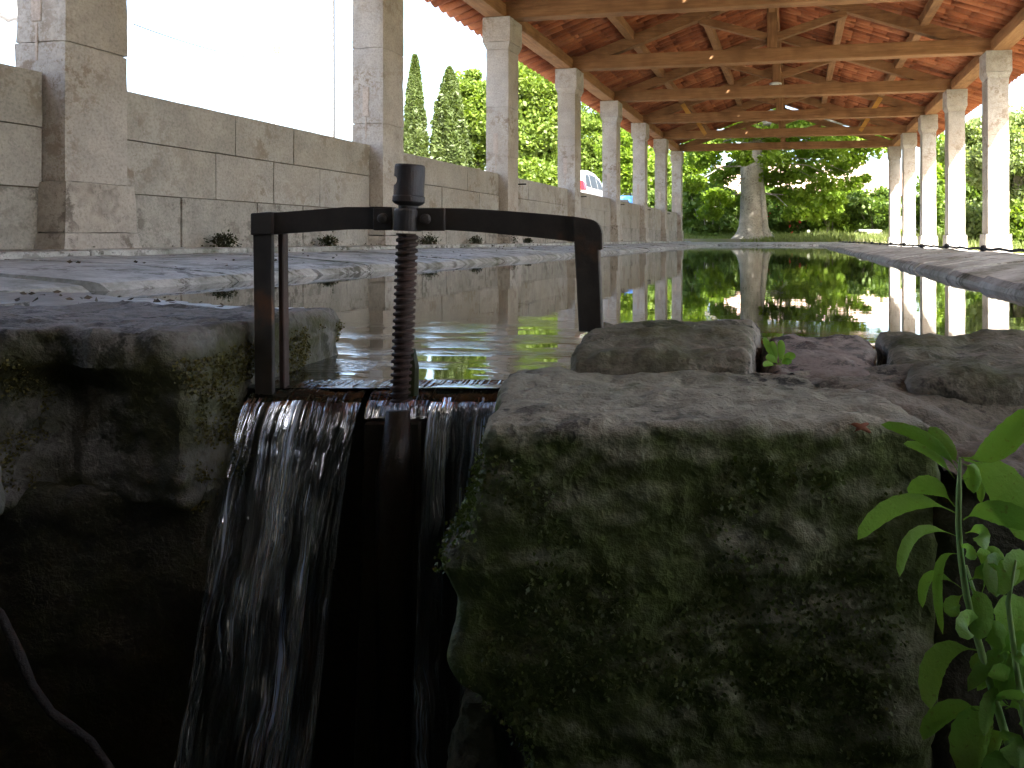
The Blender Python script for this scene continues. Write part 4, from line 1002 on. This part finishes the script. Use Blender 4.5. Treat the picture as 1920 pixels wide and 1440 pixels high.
# ------------------------------------------------------------------ cars
def car(label, x, y, zb, paint, L=4.3, Wd=1.75, H=1.62):
    root = empty('parked_car', (x, y, zb)); tag(root, label, 'car', 'cars parked on the road')
    # profile along the length (0 = rear), heights
    lower = [(0.0, .45), (0.02, .95), (.25, 1.0), (2.9, .98), (3.9, .82), (4.25, .6), (4.3, .35), (4.2, .25), (.1, .25)]
    cab = [(.04, .96), (.10, 1.15), (.30, 1.45), (.55, 1.57), (1.2, 1.62), (2.0, 1.58), (2.5, 1.42), (3.15, .97)]
    def ext(prof, w0, w1, name, mat, zt):
        n = len(prof); v = []
        for s in (-1, 1):
            for (l, h) in prof:
                wd = w0 + (w1 - w0) * max(0, (h - .95) / .67); v.append((x + s * wd / 2, y + l, zb + h))
        f = [tuple(range(n)), tuple(range(2 * n - 1, n - 1, -1))] + [(i, n + i, n + (i + 1) % n, (i + 1) % n) for i in range(n)]
        me = mesh(name, v, f, mat); bm = bmesh.new(); bm.from_mesh(me); bmesh.ops.recalc_face_normals(bm, faces=bm.faces); bmesh.ops.bevel(bm, geom=bm.edges[:], offset=.03, segments=2, affect='EDGES'); bm.to_mesh(me); bm.free()
        return link(name, me, root)
    ext(lower, Wd, Wd, 'body', paint, 0); ext(cab, Wd - .08, Wd - .38, 'cabin', paint, 0)
    def side_w(h): return (Wd - .08 + (-.30) * (h - .95) / .67) / 2 + .008
    for s in (-1, 1):
        for q in ([(.42, 1.02), (1.05, 1.0), (1.05, 1.46), (.62, 1.42)], [(1.12, 1.0), (1.95, 1.0), (1.95, 1.46), (1.12, 1.48)], [(2.02, 1.0), (2.85, 1.0), (2.42, 1.33), (2.02, 1.44)]):
            v = [(x + s * side_w(h), y + l, zb + h) for l, h in q] + [(x + s * (side_w(h) - .03), y + l, zb + h) for l, h in q]
            f = [(0, 1, 2, 3), (7, 6, 5, 4), (0, 4, 5, 1), (1, 5, 6, 2), (2, 6, 7, 3), (3, 7, 4, 0)]
            link('window', mesh('window', v, f, M['glass']), root)
        MB().hexa([(x + s * .60, y - .02, zb + .88), (x + s * .90, y - .02, zb + .88), (x + s * .90, y + .26, zb + .90), (x + s * .60, y + .1, zb + .9), (x + s * .66, y + .06, zb + 1.18), (x + s * .80, y + .06, zb + 1.18), (x + s * .815, y + .26, zb + 1.16), (x + s * .70, y + .2, zb + 1.16)]).build('tail_lamp', M['lamp_red'], root)
        for l in (.75, 3.4):
            wv_ = MB().lathe(Vector((x + s * (Wd / 2 - .18), y + l, zb + .31)), [(.2, 0), (.31, .01), (.31, .17), (.2, .18)], 18, Vector((s, 0, 0))).build('wheel', M['black'], root); MB().lathe(Vector((x + s * (Wd / 2 + .003), y + l, zb + .31)), [(.19, 0), (.17, .01), (.05, .02)], 12, Vector((s, 0, 0))).build('rim', M['silver'], wv_)
    MB().hexa([(x - .6, y + .09, zb + 1.08), (x + .6, y + .09, zb + 1.08), (x + .6, y + .12, zb + 1.08), (x - .6, y + .12, zb + 1.08), (x - .5, y + .25, zb + 1.42), (x + .5, y + .25, zb + 1.42), (x + .5, y + .29, zb + 1.42), (x - .5, y + .29, zb + 1.42)]).build('rear_window', M['glass'], root)
car('silver hatchback with red tail lamp seen over the parapet', -7.82, 24.2, ground_z(-7.82, 25.5) + .03, M['silver'])
car('blue car farther along the road, only a sliver showing', -6.75, 27.6, .3, M['blue'], H=1.5)

# ------------------------------------------------------------------ foreground plants
def bez(a, b, c, t): return a * (1 - t) ** 2 + b * 2 * t * (1 - t) + c * t * t
def leaf(parent, pts, wpx, zc, dz, mat, roll=0.35, name='leaf', serr=0.035):
    a, b, c = (W(px, py, zc + d) for (px, py), d in zip(pts, dz)); n = 16; v = []; w0 = wpx * zc / F
    nrm = -FWD
    for i in range(n + 1):
        t = i / n; p = bez(a, b, c, t); tg = (bez(a, b, c, min(1, t + .02)) - bez(a, b, c, max(0, t - .02))).normalized()
        side = tg.cross(nrm).normalized(); up = side.cross(tg)
        wd = w0 * 1.65 * (0.08 + .90 * (max(0.0, t - .18) / .82) ** .65 * max(0, (1 - t)) ** .55 * 1.75) * (.5 if t < .15 else 1)
        if i == n: wd = w0 * .02
        wd *= 1 + serr * (1 if i % 2 else -1)
        side2 = (side * math.cos(roll) + up * math.sin(roll)); side3 = (side * math.cos(roll * .4) - up * math.sin(roll * .9))
        v += [p - side2 * wd / 2 , p + up * 0.0, p + side3 * wd / 2]
    f = []
    for i in range(n):
        for k in range(2): q = i * 3 + k; f.append((q, q + 1, q + 4, q + 3))
    me = mesh(name, v, f, mat, True); return link(name, me, parent)
wp_ = empty('weed_plant', W(1900, 1500, .40)); tag(wp_, 'tall leafy green weed at the lower right edge', 'plant')
Z = .40
def stemtube(pp, r, z=Z): MB().tube([W(px, py, z) for px, py in pp], [r * (0.3 if i == 0 else 0.65 + .45 * i / len(pp)) for i in range(len(pp))], 8, True).build('stem', M['stem'], wp_, smooth=True)
stemtube([(1800, 858), (1798, 920), (1797, 985), (1802, 1050), (1812, 1115), (1832, 1195), (1855, 1275), (1880, 1360), (1915, 1470)], .0022)
stemtube([(1812, 1060), (1838, 1150), (1870, 1230), (1905, 1300), (1935, 1400), (1945, 1480)], .0020, .41)
stemtube([(1905, 1050), (1890, 1130), (1905, 1250), (1930, 1400), (1935, 1480)], .0019, .39)
LV = [([(1798, 888), (1762, 815), (1652, 796)], 24), ([(1799, 872), (1775, 840), (1743, 800)], 34), ([(1790, 898), (1752, 838), (1694, 832)], 18),
      ([(1792, 962), (1690, 905), (1608, 1012)], 34), ([(1790, 950), (1745, 885), (1705, 930)], 34), ([(1795, 1006), (1700, 960), (1687, 1082)], 22), ([(1804, 1104), (1725, 1040), (1730, 1140)], 20),
      ([(1800, 1040), (1740, 1020), (1768, 1190)], 18), ([(1842, 1222), (1735, 1190), (1745, 1330)], 44), ([(1848, 1338), (1780, 1305), (1731, 1388)], 42),
      ([(1878, 1325), (1815, 1345), (1822, 1460)], 72), ([(1802, 858), (1880, 870), (1935, 765)], 52), ([(1808, 862), (1900, 880), (1932, 1020)], 66), ([(1806, 975), (1850, 940), (1950, 990)], 40),
      ([(1810, 1000), (1850, 985), (1845, 1030)], 30), ([(1806, 870), (1840, 880), (1826, 925)], 36), ([(1805, 900), (1855, 880), (1840, 945)], 22), ([(1802, 1030), (1812, 1020), (1828, 1050)], 20),
      ([(1838, 1120), (1870, 1040), (1832, 1035)], 22), ([(1895, 1110), (1880, 1030), (1850, 1032)], 20), ([(1880, 1120), (1905, 1080), (1905, 1050)], 24), ([(1812, 1110), (1770, 1140), (1800, 1150)], 30),
      ([(1815, 1090), (1860, 1060), (1885, 1115)], 44), ([(1820, 1100), (1850, 1130), (1835, 1200)], 46), ([(1850, 1150), (1900, 1130), (1930, 1200)], 70), ([(1845, 1160), (1800, 1150), (1815, 1200)], 36),
      ([(1870, 1230), (1920, 1180), (1945, 1280)], 60), ([(1860, 1240), (1830, 1230), (1838, 1265)], 30), ([(1868, 1235), (1885, 1280), (1905, 1310)], 40), ([(1885, 1330), (1920, 1310), (1950, 1370)], 50),
      ([(1890, 1370), (1860, 1380), (1862, 1430)], 50), ([(1905, 1400), (1880, 1440), (1870, 1480)], 60), ([(1920, 1300), (1900, 1250), (1890, 1225)], 40), ([(1840, 1180), (1870, 1170), (1880, 1220)], 40), ([(1900, 1200), (1930, 1240), (1925, 1330)], 64)]
rl = random.Random(2)
for _ in range(18):
    bx, by = rl.uniform(1865, 1940), rl.uniform(1040, 1440); LV.append(([(bx, by), (bx + rl.uniform(-40, 30), by - rl.uniform(5, 50)), (bx + rl.uniform(-75, 45), by + rl.uniform(-30, 70))], rl.uniform(24, 46)))
for pts, wpx in LV:
    d = rl.uniform(-.02, .02); leaf(wp_, pts, wpx, Z, (0, d * .5, d), M['weed'], rl.uniform(.15, .7))
sw = empty('weed_sprout', W(1455, 685, .69)); tag(sw, 'tiny green weed sprouting between the rim stones', 'plant')
for pts, wpx in (([(1458, 684), (1445, 660), (1432, 632)], 12), ([(1458, 684), (1452, 655), (1446, 640)], 12), ([(1460, 684), (1470, 655), (1462, 638)], 13), ([(1460, 684), (1480, 660), (1490, 672)], 14), ([(1460, 684), (1450, 672), (1436, 668)], 12), ([(1462, 686), (1476, 672), (1482, 682)], 12), ([(1456, 686), (1440, 680), (1430, 684)], 10)):
    leaf(sw, pts, wpx, .69, (0, 0, -.005), M['weed'], .4)
# twig at lower left, dead leaf on the block
tw = MB(); tw.tube([W(px, py, .42) for px, py in ((-40, 1120), (0, 1150), (35, 1225), (60, 1285), (95, 1335), (130, 1362), (170, 1390), (195, 1425), (225, 1470))], [.0020, .0021, .0025, .0021, .0021, .0024, .002, .0019, .0018], 7)
tag(tw.build('twig', M['twig'], smooth=True), 'bent dark twig in the lower left corner', 'twig')
dl = empty('dead_leaf', W(1612, 800, .532)); tag(dl, 'curled reddish dead leaf on the edge of the mossy block', 'leaf')
for pts in ([(1590, 796), (1606, 792), (1634, 812)], [(1600, 812), (1612, 800), (1630, 794)]): leaf(dl, pts, 9, .524, (0, -.006, 0), M['dead'], .5, name='blade')

lr = np.random.default_rng(8); q = [pave(a, b) for a, b in lr.uniform(0.02, .98, (90, 2))] + [Vector((x_, y_, .145)) for x_, y_ in zip(lr.uniform(-4.1, -3.6, 90), lr.uniform(2, 16, 90))] + [Vector((-3.55 + d, y_, .104 - .06 * d + .012)) for d, y_ in zip(lr.uniform(0, .95, 160), lr.uniform(2, 16, 160))]
q = np.array([tuple(p + Vector((0, 0, .004))) for p in q])
tag(link('leaf_litter', leaves_mesh('leaf_litter', q, .013, M['dead_dark'], 3, flat=.9)), 'scattered dark leaf crumbs on the wet paving', kind='stuff')
moss_on(bpy.data.objects['channel_stone'], RGT, -.08, 9, .0028, -.13, .055, 5, M['moss_y'])
moss_on(BLOCK, -FWD, .12, 2, .0026, -.34, .035, 9, M['moss_g'])
moss_on(BLOCK, -RGT, .0, 3, .0026, -.05, .035, 4, M['moss_g'])
# dark moss tufts along the foot of the parapet, and moss on the channel stone
for i, (px, wpx) in enumerate(((420, 40), (616, 28), (805, 28), (892, 22), (955, 26), (990, 14), (1160, 8))):
    zc = 4.02 * F / (CT * (1490 - px)); c = W(px, 449 + (CAMZ - .15) * F / zc, zc); r_ = wpx / 2 * zc / F
    q = np.random.default_rng(i).normal(size=(500, 3)) * np.array((r_ * .5, r_ * .5, r_ * .35)) + np.array(c) + np.array((0, 0, r_ * .35)); q[:, 2] = np.maximum(q[:, 2], .14)
    o = link('moss_tuft', leaves_mesh('moss_tuft', q, .013, M['moss'], i)); tag(o, f'dark moss tuft at the foot of the parapet, {ORD[i+1]} from the left', 'moss', 'moss tufts under the parapet')
